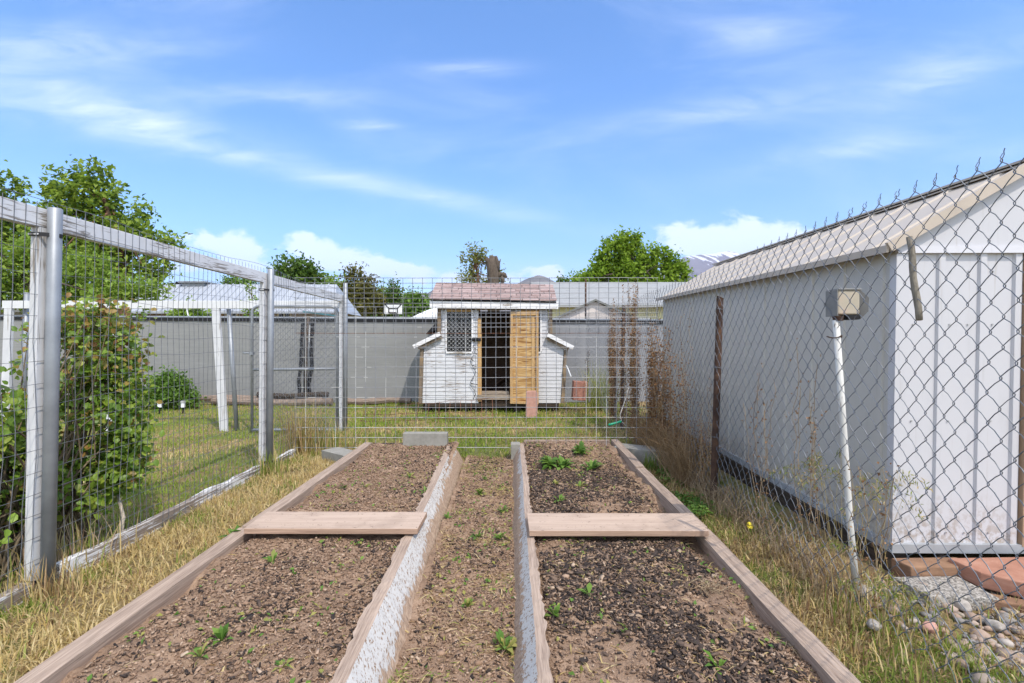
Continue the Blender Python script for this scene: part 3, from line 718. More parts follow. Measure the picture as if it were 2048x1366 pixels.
# ---------------------------------------------------------------- white timber frame across the back of the enclosure, with its gate
BY = 6.40
t = thing('timber_frame', 'white painted timber frame of one long beam on posts behind the lawn', 'frame', (-4.2, BY, 0))
m = MB(); m.bx(-6.55, FX - .045, BY, BY + .038, 1.578, 1.678); m.build('beam', M['beam_white'], t, bevel=.003)
for (xt, xb) in ((-6.47, -6.53), (-5.14, -5.16), (-3.79, -3.68)):
    m = MB(); m.hexa([(xb - .055, BY, -.05), (xb + .045, BY, -.05), (xb + .045, BY + .04, -.05), (xb - .055, BY + .04, -.05),
                      (xt - .055, BY, 1.577), (xt + .045, BY, 1.577), (xt + .045, BY + .04, 1.577), (xt - .055, BY + .04, 1.577)])
    m.build('post', M['post_white'], t, bevel=.003)
for xt, xb, zt in ((-3.66, -3.55, 1.575), (-6.30, -6.36, 1.79)):
    m = MB(); m.tube([(xb, BY + .075, -.05), (xt, BY + .075, zt)], .0275, 12); m.build('steel_post', M['galv'], t, smooth=True)

t = thing('chain_link_gate', 'chain-link gate with round cornered pipe frame between the white posts', 'gate', (-2.75, 6.33, 0))
g0, g1, zb, zt, GY, r = -3.28, -2.19, .0, 1.60, 6.33, .09
def rr(x0, x1, z0, z1, r, y):
    p = [(x0, y, z0)]
    p += [(x0 + r - r * math.cos(a), y, z1 - r + r * math.sin(a)) for a in np.linspace(0, math.pi / 2, 7)]
    p += [(x1 - r + r * math.sin(a), y, z1 - r + r * math.cos(a)) for a in np.linspace(0, math.pi / 2, 7)]
    return p + [(x1, y, z0)]
m = MB(); m.tube(rr(g0, g1, zb, zt, r, GY), .0185, 10); m.tube([(g0, GY, zb + .02), (g1, GY, zb + .02)], .0185, 10); m.tube([(g0 + .02, GY, .79), (g1 - .02, GY, .80)], .017, 10)
m.build('gate_frame', M['galv'], t, smooth=True)
m = MB()
def lattice(x0, x1, z0, z1, pitch, f, r):
    for s_ in (1, -1):
        c = (x0 - (z1 - z0)) if s_ > 0 else x0
        while c < (x1 if s_ > 0 else x1 + (z1 - z0)):
            a = [(c, z0), (c + s_ * (z1 - z0), z1)]
            (xa, za), (xb, zb_) = a; q0, q1 = 0., 1.
            for lim, sgn in ((x0, 1), (x1, -1)):
                da, db = sgn * (xa - lim), sgn * (xb - lim)
                if da < 0 and db < 0: q0, q1 = 1, 0
                elif da < 0: q0 = max(q0, da / (da - db))
                elif db < 0: q1 = min(q1, da / (da - db))
            if q1 > q0: m.tube([f(xa + (xb - xa) * q, za + (zb_ - za) * q, s_) for q in np.linspace(q0, q1, 12)], r, 3, cap=False)
            c += pitch
lattice(g0 + .02, g1 - .02, zb + .03, zt - .03, .082, lambda x, z, s_: (x, GY + .002 * s_ + .02 * fbm(x * 3, z * 3, 2), z), .0018)
m.build('chain_link_mesh', M['wire'], t)
m = MB(); m.tube([(g0, GY - .02, 1.0), (g0 - .10, GY - .02, 1.0)], .011, 8); m.bx(g0 - .022, g0 + .022, GY - .03, GY + .02, .98, 1.02); m.tube([(g0 - .1, GY - .02, 1.0), (g0 - .1, GY - .02, 1.02)], .013, 8)
m.build('latch', M['galv'], t)

# ---------------------------------------------------------------- the two welded panels across the far end of the beds
def welded(name, label, x0, x1, xs, zs, Y, z0, z1, mat, rustz=None, r=.0026, bow=None):
    t = thing(name, label, 'mesh panel', ((x0 + x1) / 2, Y, z0), 'welded wire panels across the end of the beds')
    bow = bow or (lambda x, z: (0, 0))
    m = MB(); mr = MB()
    for x in xs: m.tube([(x + bow(x, z)[0], Y + bow(x, z)[1] + .0022, z) for z in np.linspace(z0, z1, 8)], r, 5)
    for z in zs:
        (mr if rustz and abs(z - rustz) < .02 else m).tube([(x, Y + bow(x, z)[1] - .0022, z + bow(x, z)[0]) for x in np.linspace(x0, x1, 30)], r, 5)
    m.build('wire_grid', mat, t)
    if not rustz:
        m = MB(); nx_ = len(xs)
        for i, za, zb in ((1, z0, z1 - .1), (6, z0 + .1, z1 - .02), (7, z1 - .75, z1 - .25), (4, z0, z0 + .3), (30, z0, z1 - .3), (31, z0, z0 + .55), (29, z0 + .2, z0 + .9), (22, z1 - .6, z1 - .3), (9, z1 - .9, z1 - .7), (17, z1 - .5, z1 - .2)):
            m.tube([(xs[i] + bow(xs[i], z)[0], Y + bow(xs[i], z)[1] + .0014, z) for z in np.linspace(za, zb, 6)], r * 1.12, 5)
        for z in zs:
            for i in (1, 6, 7, 22, 29, 30, 31, 4, 12, 15):
                if random.random() < .62:
                    x = xs[i] + random.uniform(-.05, .03); l = random.uniform(.02, .09)
                    m.tube([(q, Y + bow(q, z)[1] - .003, z + bow(q, z)[0]) for q in (x, x + l / 2, x + l)], r * 1.15, 5)
        for z in zs[-3:]: m.tube([(x, Y + bow(x, z)[1] - .003, z + bow(x, z)[0]) for x in np.linspace(xs[6], xs[26], 24)], r * 1.06, 5)
        m.build('paint_drips', M['wire_paint'], t)
    if rustz: mr.build('rusty_wire', M['rust_wire'], t)
    return t
PY = 4.93; s = PY / F
pz = lambda py: H - (py - CY) * s
px_ = lambda px: (px - CX) * s
welded('mesh_panel', 'lower welded wire panel, wide square mesh splashed with white paint', px_(588), px_(1312), [px_(591 + 20.05 * i) for i in range(37)],
       [pz(614 + 20.07 * i) for i in range(15)], PY, pz(903), pz(613), M['panel_wire'], bow=lambda x, z: (.004 * fbm(x * 1.3, z * 1.2, 3), .02 * fbm(x * .8, z * .6, 6)))
welded('mesh_panel', 'upper welded wire panel with close rows at its top and a rusty bottom wire', px_(589), px_(1317), [px_(590 + 19.6 * i) for i in range(38)],
       [pz(555.5 + 10.2 * i) for i in range(6)] + [pz(626), pz(646), pz(666.5)], PY + .012, pz(668), pz(555), M['panel_wire_dark'], rustz=pz(666.5), bow=lambda x, z: (.004 * fbm(x * 1.1, z, 13), .02 * fbm(x * .8, z * .6, 6)))

# ---------------------------------------------------------------- chain-link fence on the right
CXF = 1.50
t = thing('chain_link_fence', 'sagging chain-link fence with rusty posts running past the metal shed', 'fence', (CXF, 4.5, 0))
MH, MV = .082, .0935
def cl(y, z):
    sag = .03 * fbm(y * .7, z * .8, 3) + .05 * fbm(y * 1.6, z * 2.2, 8) * sm(.5, 0, z)
    return (CXF - .012 + sag, y + .018 * fbm(y * 1.3, z * 1.7, 12) + .012 * fbm(y * 6, z * 6, 5) * sm(.45, .05, z), z + .02 * fbm(y * .9, z * .9, 14) + .018 * fbm(y * 5, z * 4, 25) * sm(.45, .05, z))
m = MB(); tops = 1.665
nrow = int(1.66 / (MV / 2))
for i in range(int((9.3 - .75) / (MH / 2)) + 1):
    if i % 2: continue
    y0 = .75 + i * MH / 2
    for half in (0, 1):
        pass
for i in range(int((9.3 - .75) / (MH / 2)) + 1):
    y0 = .75 + i * MH / 2
    far = y0 > 5.2
    pts = []
    rows_ = nrow + (1 if y0 < 3.0 else 0)
    for k in range(rows_ + 1):
        # wire i swings between column i and i+1
        z = .012 + k * MV / 2
        side = (k + i) % 2
        y = y0 + side * MH / 2 + (.0035 if side else -.0035)
        dx = .0035 if side else -.0035
        p = cl(y, z)
        if far: pts.append((p[0] + dx * .3, p[1], p[2])); continue
        e = .006
        up = .004 if side else -.004
        pts.append((p[0] - dx, p[1] - (.004 if side else -.004), p[2] - e))
        pts.append((p[0], p[1], p[2]))
        pts.append((p[0] + dx, p[1] - (.004 if side else -.004), p[2] + e))
        if k < rows_:
            z2 = z + MV / 4; y2 = y0 + MH / 4; b = -.004 if (k + i) % 2 == 0 else .001
            q = cl(y2 + b, z2 + .002); pts.append((q[0] + dx * 1.1, q[1], q[2]))
    # twisted barb at the top of each pair
    if y0 < 5 and random.random() < .12: pts[-1] = (pts[-1][0] + .01, pts[-1][1] + random.gauss(0, .006), pts[-1][2] - .006)
    if (rows_ + i) % 2 == 1:
        p = pts[-1]
        pts += [(p[0] + .002, p[1] - .002, p[2] + .008), (p[0] - .003, p[1] - .006, p[2] + .017), (p[0] - .005, p[1] - .011 - .004 * random.random(), p[2] + .024)]
    else:
        p = pts[-1]
        pts += [(p[0] + .003, p[1] - .002, p[2] + .008), (p[0] + .005, p[1] - .003, p[2] + .012)]
    m.tube(pts, .0016 if not far else .0016, 4 if not far else 3, cap=False)
m.build('chain_link_mesh', M['wire'], t)
for y, xt, xb, zt, r in ((3.55, 1.525, 1.475, 1.462, .024), (6.55, 1.53, 1.50, 1.62, .024), (9.55, 1.49, 1.50, 1.52, .026)):
    m = MB()
    m.tube([(xb + (xt - xb) * q, y + .02, -.08 + (zt + .08) * q) for q in np.linspace(0, 1, 8)], [r] * 8, 14, cap=False)
    m.tube([(xt, y + .02, zt), (xt + .001, y + .02, zt - .05)], r * .86, 14)
    m.tube([(xt, y + .02, zt - .001), (xt + .003, y + .02, zt + .004)], r * 1.06, 14)
    p = m.build('post', M['rust'], t, smooth=True)
    for zz in (zt - .08, zt - .50, zt - 1.0):
        m = MB()
        xx = xb + (xt - xb) * (zz / zt)
        m.tube([(xx + (r + .003) * math.cos(a), y + .02 + (r + .003) * math.sin(a), zz + .004 * math.sin(a * 2)) for a in np.linspace(0, 6.6, 12)], .0018, 4)
        m.tube([(xx - .02, y - r + .012, zz), (xx - .032, y - r - .01, zz + .006), (xx - .026, y - r - .02, zz + .014)], .0018, 4)
        m.build('tie_wire', M['wire'], p)
m = MB(); m.tube([(1.50, 9.62, 1.4), (1.50, 9.62, 2.36)], .018, 8); m.build('post_extension', M['rust'], t, smooth=True)

# stick caught in the mesh
m = MB(); a, b = W(1819, 474, 1.86), W(1838, 640, 1.80)
m.tube([a + (b - a) * q + Vector((.003 * math.sin(q * 9), 0, 0)) for q in np.linspace(0, 1, 9)], [.0105 + .0012 * random.random() for _ in range(9)], 9)
tag(m.build('stick', M['stick'], base=a, smooth=True), 'short weathered stick hanging in the chain-link mesh near its top', 'stick')

# ---------------------------------------------------------------- metal shed
SX, SY, SB = 1.925, 2.48, .135            # near left corner, foot of the siding
t = thing('metal_shed', 'white ribbed metal shed with beige gambrel roof behind the chain-link fence', 'shed', (SX, SY, SB))
EX, EY, EZ = Vector((.99989, -.0109, 0)), Vector((.0109, .9997, .021)), Vector((0, -.021, .9998))
def S(x, y, z): return Vector((SX, SY, SB)) + EX * x + EY * y + EZ * z
L, WH, HB = 3.84, 1.462, 2.44              # length, wall height, full width
BX_, BZ = .655, 1.895                      # break of the roof
RX, RZ = HB / 2, 2.03
def ribbed(mb, f, length, h0, hf, ribs, rw=.03, d=.010, mi=0):
    """siding seen from -x of f: f(a, depth, z); ribs stand proud"""
    cuts = sorted(set([0., length] + [q for r_ in ribs for q in (r_ - rw / 2 - .006, r_ - rw / 2, r_ + rw / 2, r_ + rw / 2 + .006)]))
    def dep(a):
        for r_ in ribs:
            if abs(a - r_) <= rw / 2 + 1e-6: return -d
        return 0.
    vs, fs = [], []
    for a in cuts: vs += [f(a, dep(a), h0), f(a, dep(a), hf(a))]
    for i in range(len(cuts) - 1): fs.append((2 * i, 2 * i + 1, 2 * i + 3, 2 * i + 2))
    mb.add(vs, fs, mi)
m = MB(); ribbed(m, lambda a, d, z: S(d, a, z), L, 0, lambda a: WH, [.1 + .3 * i for i in range(13)], .034, .010)
m.build('side_wall', M['shed_wall'], t)
m = MB(); ribbed(m, lambda a, d, z: S(a, d, z), .615, 0, lambda a: WH, [.03, .212, .415, .585], .030, .012)
for a in (.06, .24, .33, .45, .56):
    for z in (.06, WH - .1, 1.1, .62):
        p = S(a + .02, -.001, z); m.tube([p, p - EY * .005], .0042, 7, 1)
m.build('front_wall', [M['shed_front'], M['screw']], t)
m = MB(); ribbed(m, lambda a, d, z: S(HB - a, d, z), .615, 0, lambda a: WH, [.03, .212, .415, .585], .030, .012); m.build('front_wall', M['shed_front'], t)
m = MB(); m.hexa([S(HB, .0, 0), S(HB + .01, .0, 0), S(HB + .01, L, 0), S(HB, L, 0), S(HB, 0, WH), S(HB + .01, 0, WH), S(HB + .01, L, WH), S(HB, L, WH)])
m.hexa([S(0, L, 0), S(HB, L, 0), S(HB, L + .01, 0), S(0, L + .01, 0), S(0, L, WH), S(HB, L, WH), S(HB, L + .01, WH), S(0, L + .01, WH)])
m.build('rear_wall', M['shed_wall'], t)
m = MB(); g = [S(0, -.004, WH + .02), S(HB, -.004, WH + .02), S(HB, -.004, WH + .03), S(HB - BX_, -.004, BZ - .01), S(RX, -.004, RZ - .01), S(BX_, -.004, BZ - .01), S(0, -.004, WH + .03)]
m.prism(g, EY * .012)
for z in (WH + .16, WH + .30): p = S(.665, -.006, z); m.tube([p, p - EY * .006], .005, 7, 1)
m2 = MB(); m2.prism([S(0, L - .01, WH), S(HB, L - .01, WH), S(HB - BX_, L - .01, BZ - .01), S(RX, L - .01, RZ - .01), S(BX_, L - .01, BZ - .01)], EY * .012)
gp = m.build('gable_panel', [M['shed_front'], M['screw']], t); m2.build('gable_panel', M['shed_wall'], t)
m = MB(); m.hexa([S(.655, -.008, WH + .1), S(.657, -.008, WH + .1), S(.657, -.003, WH + .1), S(.655, -.003, WH + .1), S(.655, -.008, BZ - .02), S(.657, -.008, BZ - .02), S(.657, -.003, BZ - .02), S(.655, -.003, BZ - .02)])
m.build('seam', M['grey_trim'], gp)
m = MB(); m.hexa([S(-.012, -.022, WH - .012), S(HB, -.022, WH - .012), S(HB, .0, WH - .012), S(-.012, 0, WH - .012), S(-.012, -.016, WH + .022), S(HB, -.016, WH + .022), S(HB, .0, WH + .022), S(-.012, 0, WH + .022)])
m.build('header_trim', M['shed_front'], t)
m = MB()
for (xa, ya, xb, yb) in ((-.014, -.014, .026, -.010), (-.014, -.010, -.008, .03)):
    m.hexa([S(xa, ya, 0), S(xb, ya, 0), S(xb, yb, 0), S(xa, yb, 0), S(xa, ya, WH - .014), S(xb, ya, WH - .014), S(xb, yb, WH - .014), S(xa, yb, WH - .014)])
m.build('corner_trim', M['shed_front'], t)
m = MB(); m.hexa([S(-.02, -.024, -.035), S(HB, -.024, -.035), S(HB, .01, -.035), S(-.02, .01, -.035), S(-.02, -.024, .008), S(HB, -.024, .008), S(HB, .01, .008), S(-.02, .01, .008)])
m.hexa([S(-.024, -.02, -.035), S(.0, -.02, -.035), S(.0, L, -.035), S(-.024, L, -.035), S(-.018, -.02, .006), S(.0, -.02, .006), S(.0, L, .006), S(-.018, L, .006)])
m.build('base_flashing', M['flashing'], t)
# lower roof slopes with standing ribs, then the shallow upper slopes lapping over them
def slope(y0, y1, a, b, name, mat, ribs, mirror=False, thick=.012):
    m = MB(); mx = (lambda x: HB - x) if mirror else (lambda x: x)
    ax, az = a; bx_, bz = b; n = Vector((-(bz - az), bx_ - ax)).normalized()
    if n.y < 0: n = -n
    cuts = sorted(set([y0, y1] + [q for r_ in ribs for q in (r_ - .026, r_ - .018, r_ + .018, r_ + .026) if y0 < q < y1]))
    vs = []
    for y in cuts:
        h = .009 if any(abs(y - r_) <= .019 for r_ in ribs) else 0.
        vs += [S(mx(ax + n.x * h), y, az + n.y * h), S(mx(bx_ + n.x * h), y, bz + n.y * h), S(mx(ax), y, az - thick), S(mx(bx_), y, bz - thick)]
    fs = []
    for i in range(len(cuts) - 1):
        p = 4 * i; fs += [(p, p + 1, p + 5, p + 4), (p + 2, p + 6, p + 7, p + 3), (p, p + 4, p + 6, p + 2), (p + 1, p + 3, p + 7, p + 5)]
    fs += [(0, 2, 3, 1), tuple(4 * (len(cuts) - 1) + k for k in (0, 1, 3, 2))]
    m.add(vs, fs); return m.build(name, mat, t)
RB = [.14 + .30 * i for i in range(13)]
for mir in (False, True):
    slope(-.035, L + .04, (-.075, WH + .006), (BX_, BZ), 'roof', M['shed_roof'], RB, mir)
    slope(-.03, L + .03, (BX_ - .03, BZ + .024), (RX, RZ + .035), 'upper_roof', M['shed_roof'], [], mir, .012)
    mx = (lambda x: HB - x) if mir else (lambda x: x)
    m = MB(); m.hexa([S(mx(BX_ - .04), -.0, BZ - .008), S(mx(BX_ - .03), -.0, BZ - .008), S(mx(BX_ - .03), L, BZ - .008), S(mx(BX_ - .04), L, BZ - .008),
                      S(mx(BX_ - .015), .0, BZ + .010), S(mx(BX_), .0, BZ + .010), S(mx(BX_), L, BZ + .010), S(mx(BX_ - .015), L, BZ + .010)])
    m.build('roof_lap', M['shed_trim'], t)
    # trims
    m = MB(); m.bar(S(mx(-.078), -.04, WH + .006), S(mx(-.078), L + .04, WH + .006), .012, .036); m.build('eave_trim', M['shed_trim'], t)
    m = MB(); m.bar(S(mx(-.075), -.042, WH + .012), S(mx(BX_), -.042, BZ + .004), .018, .05); m.build('rake_trim', M['shed_trim'], t)
    m = MB(); m.bar(S(mx(BX_), -.040, BZ + .016), S(mx(RX), -.040, RZ + .014), .018, .05)
    m.bar(S(mx(BX_ - .06), -.046, BZ - .02), S(mx(BX_ + .015), -.046, BZ + .034), .03, .045); m.bar(S(mx(BX_ - .01), -.046, BZ + .026), S(mx(BX_ + .09), -.046, BZ + .044), .03, .04)
    m.build('rake_cap', M['shed_trim'], t)
d = MB(); d.hexa([S(.616, -.026, .0), S(.66, -.026, .0), S(.66, .01, .0), S(.616, .01, .0), S(.616, -.026, WH - .014), S(.66, -.026, WH - .014), S(.66, .01, WH - .014), S(.616, .01, WH - .014)])
d.build('door_jamb', M['shed_brown'], t); d = MB()
d.hexa([S(.672, -.034, .0), S(.70, -.034, .0), S(.70, .01, .0), S(.672, .01, .0), S(.672, -.034, WH - .014), S(.70, -.034, WH - .014), S(.70, .01, WH - .014), S(.672, .01, WH - .014)])
d.build('door_jamb', M['shed_brown'], t)
d = MB(); d.hexa([S(.70, -.012, .01), S(HB - .616, -.012, .01), S(HB - .616, .01, .01), S(.70, .01, .01), S(.70, -.012, WH - .014), S(HB - .616, -.012, WH - .014), S(HB - .616, .01, WH - .014), S(.70, .01, WH - .014)])
d.build('door', M['shed_front'], t)

m = MB(); m.hexa([S(-.03, -.0, -.20), S(.07, 0, -.20), S(.07, L, -.20), S(-.03, L, -.20), S(-.03, -.0, -.037), S(.07, .0, -.037), S(.07, L, -.037), S(-.03, L, -.037)])
tag(m.build('foundation_timber', M['sill_timber'], base=S(0, 0, -.2), bevel=.006), 'long dark timber sill under the side of the metal shed', 'timber')

# ---------------------------------------------------------------- power box on its leaning conduit
t = thing('outlet_box', 'faded beige electrical box with grey flip lid on a leaning white conduit', 'electrical box', (1.585, 2.245, 0))
pt, pb = W(1672, 640, 2.26), Vector((1.585, 2.245, -.05))
m = MB(); m.tube([pb, pb + (pt - pb) * .3 + Vector((-.008, 0, 0)), pb + (pt - pb) * .65 + Vector((-.004, 0, 0)), pt], .014, 14); m.build('conduit', M['pipe_white'], t, smooth=True)
Y0 = 2.24
def bxp(px0, px1, py0, py1, ya, yb, mi=0):
    a, b = W(px0, py1, Y0), W(px1, py0, Y0); m.bx(a.x, b.x, ya, yb, a.z, b.z, mi)
m = MB(); bxp(1676, 1720, 580, 629, Y0, Y0 + .075); m.build('box', M['box_paint'], t, bevel=.006)
m = MB(); xl = W(1676, 0, Y0).x; m.bx(xl - .006, xl - .001, Y0 - .004, Y0 + .08, W(0, 632, Y0).z, W(0, 579, Y0).z); bxp(1675, 1722, 577, 580, Y0 - .006, Y0 + .08); m.build('cover_plate', M['box_grey'], t, bevel=.002)
m = MB(); c = [W(1706, 578, Y0), W(1722, 577, Y0), W(1741, 595, Y0), W(1740, 622, Y0), W(1724, 638, Y0), W(1721, 598, Y0)]
m.prism([p + Vector((.002, .012, 0)) for p in c], (0, .055, 0)); m.build('lid', M['lid_grey'], t)
m = MB(); bxp(1697, 1719, 629.5, 639, Y0, Y0 + .07); m.build('socket', M['black'], t)
m = MB(); a = W(1676, 632, Y0 + .02); m.tube([a, a - Vector((0, 0, .022))], .021, 12); m.tube([a - Vector((0, 0, .002)), a - Vector((0, 0, .008))], .025, 6)
a = W(1675, 622, Y0 + .02); m.tube([a, a + Vector((-.014, 0, 0))], .010, 8); m.build('conduit_fitting', M['rust'], t)
m = MB(); m.tube([W(1654, 673, 2.215), W(1664, 676, 2.225), W(1676, 675, 2.22), W(1683, 671, 2.24), W(1679, 677, 2.28), W(1660, 675, 2.29), W(1654, 673, 2.215)], .0026, 5); m.tube([W(1680, 674, 2.22), W(1684, 670, 2.22), W(1683, 676, 2.22)], .003, 5)
m.build('tie_wire', M['rust'], t)

# ---------------------------------------------------------------- privacy fence at the back of the yard
FY = 9.45
t = thing('privacy_fence', 'grey fabric privacy fence with black top edge across the back of the yard', 'fence', (0, FY, 0))
def zt_(x): return 1.625 - .0062 * (x + 9.7)
def cloth(x0, x1, n, amp=.02, z0=.0, dz=lambda x: 0):
    vs, fs = [], []; rows = 9
    for i in range(n + 1):
        x = x0 + (x1 - x0) * i / n
        for j in range(rows + 1):
            z = z0 + .02 * fbm(x, 0, 2) * (j == 0) + (zt_(x) - .04 - z0) * j / rows
            vs.append((x, FY + amp * fbm(x * 1.4, z * 1.2, 5) * math.sin(math.pi * j / rows) + .006 * fbm(x * 9, z * 2, 3), z))
    for i in range(n):
        for j in range(rows):
            p = i * (rows + 1) + j; fs.append((p, p + rows + 1, p + rows + 2, p + 1))
    return vs, fs
for x0, x1, mt in ((-14.0, -3.92, 'screen'), (-3.72, .9, 'screen'), (.9, 4.5, 'screen_blue')):
    m = MB(); v, f = cloth(x0, x1, int((x1 - x0) * 8)); m.add(v, f)
    f2 = [q[::-1] for q in f]; m.add([(a, b + .006, c) for a, b, c in v], f2); m.build('fabric', M[mt], t, smooth=True)
m = MB(); m.add(*cloth(-3.98, -3.64, 6, .01)); m.v = [(a, b + .03, c) for a, b, c in m.v]; m.build('fabric', M['screen_blue'], t, smooth=True)
m = MB(); m.bar((-14, FY - .014, zt_(-14) - .03), (4.5, FY - .014, zt_(4.5) - .03), .012, .055)
for x in (-3.92, -3.72):
    p = [(x + .05 * fbm(z * 3, x, 1) + (1.5 - z) * -.06, FY - .012, z) for z in np.linspace(.02, 1.5, 14)]
    for a, b in zip(p[:-1], p[1:]): m.bar(a, b, .05 + .02 * random.random(), .006, (0, 1, 0))
m.build('black_edging', M['black'], t)
m = MB(); m.tube([(-14, FY + .03, zt_(-14) + .012), (4.5, FY + .03, zt_(4.5) + .012)], .021, 8); m.build('top_rail', M['galv'], t, smooth=True)
for x in (-13, -10.6, -8.2, -5.9, -3.82, -1.2, 1.9):
    m = MB(); m.tube([(x, FY + .04, -.1), (x, FY + .04, zt_(x) + .01)], .024, 8); m.build('post', M['galv'], t, smooth=True)
m = MB(); m.tube([(-3.86, FY - .05, -.1), (-3.84, FY - .05, 1.2), (-3.80, FY - .05, 1.62)], .03, 8); m.build('post', M['bark'], t, smooth=True)
# ---------------------------------------------------------------- playhouse
HY, DEP = 8.0, 1.15
k = HY / F
hx = lambda px: (px - CX) * k
hz = lambda py: H - (py - CY) * k
t = thing('playhouse', 'small peeling white playhouse with pink shingle roof, side wings and an open plywood door', 'playhouse', (hx(985), HY, .05))
zb, ze = hz(806), hz(614)
# outline of the front: x limits at a height
WL = [(hz(806), hx(846), hx(1121)), (hz(705), hx(846), hx(1130)), (hz(690), hx(858), hx(1137)), (hz(665), hx(884), hx(1094)), (hz(660), hx(884), hx(1094)), (hz(612), hx(884), hx(1095))]
WL = [(hz(806), hx(845), hx(1121)), (hz(697), hx(848), hx(1127)), (hz(664), hx(883), hx(1094)), (hz(612), hx(884), hx(1095))]
def lim(z):
    for (za, la, ra), (zc, lc, rc) in zip(WL[:-1], WL[1:]):
        if z <= zc:
            q = max(0, (z - za) / (zc - za)); return la + (lc - la) * q, ra + (rc - ra) * q
    return WL[-1][1:]
door = (hx(957), hx(1021), hz(800)); win = (hx(894), hx(943), hz(703), hz(621)); win2 = (hx(1042), hx(1080), hz(703), hz(621))
mL, mR = MB(), MB(); z = zb; rowh = .062
while z < ze - .01:
    z1 = min(z + rowh, ze)
    la, ra = lim(z); lb, rb = lim(z1)
    spans = []
    if z1 > hz(668) and z < hz(660): pass
    holes = [(door[0], door[1])]
    for wn in (win, win2):
        if z1 > wn[2] + .02 and z < wn[3] - .02: holes.append((wn[0], wn[1]))
    holes.sort()
    xs = la; segs = []
    for h0, h1 in holes: segs.append((xs, h0)); xs = h1
    segs.append((xs, ra))
    for i, (xa, xb) in enumerate(segs):
        if xb - xa < .01: continue
        xa1 = lb if i == 0 else xa; xb1 = rb if i == len(segs) - 1 else xb
        if xb1 < xa1: continue
        j = .002 * random.random()
        (mL if xa < door[0] else mR).hexa([(xa, HY - .009 - j, z + .001), (xb, HY - .009 - j, z + .001), (xb, HY + .01, z + .001), (xa, HY + .01, z + .001),
                (xa1, HY - .003, z1 + .002), (xb1, HY - .003, z1 + .002), (xb1, HY + .01, z1 + .002), (xa1, HY + .01, z1 + .002)])
    z = z1
mL.build('front_wall', M['siding'], t); mR.build('front_wall', M['siding'], t)
# side walls of the tower and of the wings, rear wall, floor
for (xa, xb) in ((hx(848), hx(845)), (hx(1127), hx(1121))):
    m = MB(); m.hexa([(xb - .012, HY + .011, zb), (xb + .012, HY + .011, zb), (xb + .012, HY + DEP, zb), (xb - .012, HY + DEP, zb), (xa - .012, HY + .011, hz(698)), (xa + .012, HY + .011, hz(698)), (xa + .012, HY + DEP, hz(698)), (xa - .012, HY + DEP, hz(698))]); m.build('side_wall', M['siding'], t)
for x in (hx(884), hx(1095)): m = MB(); m.bx(x - .012, x + .012, HY + .011, HY + DEP, hz(668), ze); m.build('side_wall', M['siding'], t)
m = MB(); m.prism([(hx(846), HY + DEP, zb), (hx(1121), HY + DEP, zb), (hx(1127), HY + DEP, hz(698)), (hx(1095), HY + DEP, hz(664)), (hx(1095), HY + DEP, ze), (hx(884), HY + DEP, ze), (hx(884), HY + DEP, hz(664)), (hx(848), HY + DEP, hz(698))], (0, .02, 0))
m.build('rear_wall', M['coop_inside'], t)
m = MB(); m.bx(hx(850), hx(1118), HY + .02, HY + DEP - .01, zb - .03, zb + .03); m.bx(hx(905), hx(950), HY + .05, HY + .9, zb + .03, zb + .42); m.build('floor', M['coop_inside'], t)
m = MB(); m.bar((hx(963), HY + .9, zb + .05), (hx(1012), HY + .5, zb + .36), .12, .02); m.build('ramp', M['coop_inside'], t)
# edge boards
for pts in ([(841, 806), (844, 698)], [(1125, 806), (1131.5, 700)]):
    m = MB(); (a, b), (c, d) = pts; m.bar((hx(a), HY + .004, hz(b)), (hx(c), HY + .004, hz(d)), .055, .06, (0, 1, 0)); m.build('corner_board', M['coop_trim'], t)
for px in (878.5, 1101):
    m = MB(); m.bar((hx(px), HY + .0, hz(668)), (hx(px), HY + .0, hz(612)), .058, .05, (0, 1, 0)); m.build('corner_board', M['coop_trim'], t)
# wing roofs
for pts in (((827, 690), (880, 664)), ((1147, 692), (1096, 666))):
    (a, b), (c, d) = pts; s_ = 1 if c > a else -1
    m = MB()
    p0, p1 = Vector((hx(a), 0, hz(b))), Vector((hx(c), 0, hz(d)))
    n = Vector((-(p1 - p0).z, 0, (p1 - p0).x)).normalized() * s_
    for y0, y1, o0, o1, mi in ((HY - .10, HY - .075, -.062, .0, 0), (HY - .074, HY + DEP + .05, -.018, -.002, 1)):
        m.hexa([Vector((0, y0, 0)) + p0 + n * o0, Vector((0, y0, 0)) + p1 + n * o0, Vector((0, y1, 0)) + p1 + n * o0, Vector((0, y1, 0)) + p0 + n * o0,
                Vector((0, y0, 0)) + p0 + n * o1, Vector((0, y0, 0)) + p1 + n * o1, Vector((0, y1, 0)) + p1 + n * o1, Vector((0, y1, 0)) + p0 + n * o1], mi)
    m.bar(Vector((0, HY - .05, 0)) + p0 + n * -.085 + (p1 - p0) * .12, Vector((0, HY - .05, 0)) + p1 + n * -.085, .04, .045, n, 2)
    m.build('wing_roof', [M['coop_white'], M['tarp_black'], M['coop_trim']], t)
m = MB(); m.prism([(hx(851), HY + .02, hz(668)), (hx(876), HY + .02, hz(640)), (hx(876), HY + .02, hz(658))], (0, .5, 0)); m.build('felt_flap', M['tarp_black'], t)
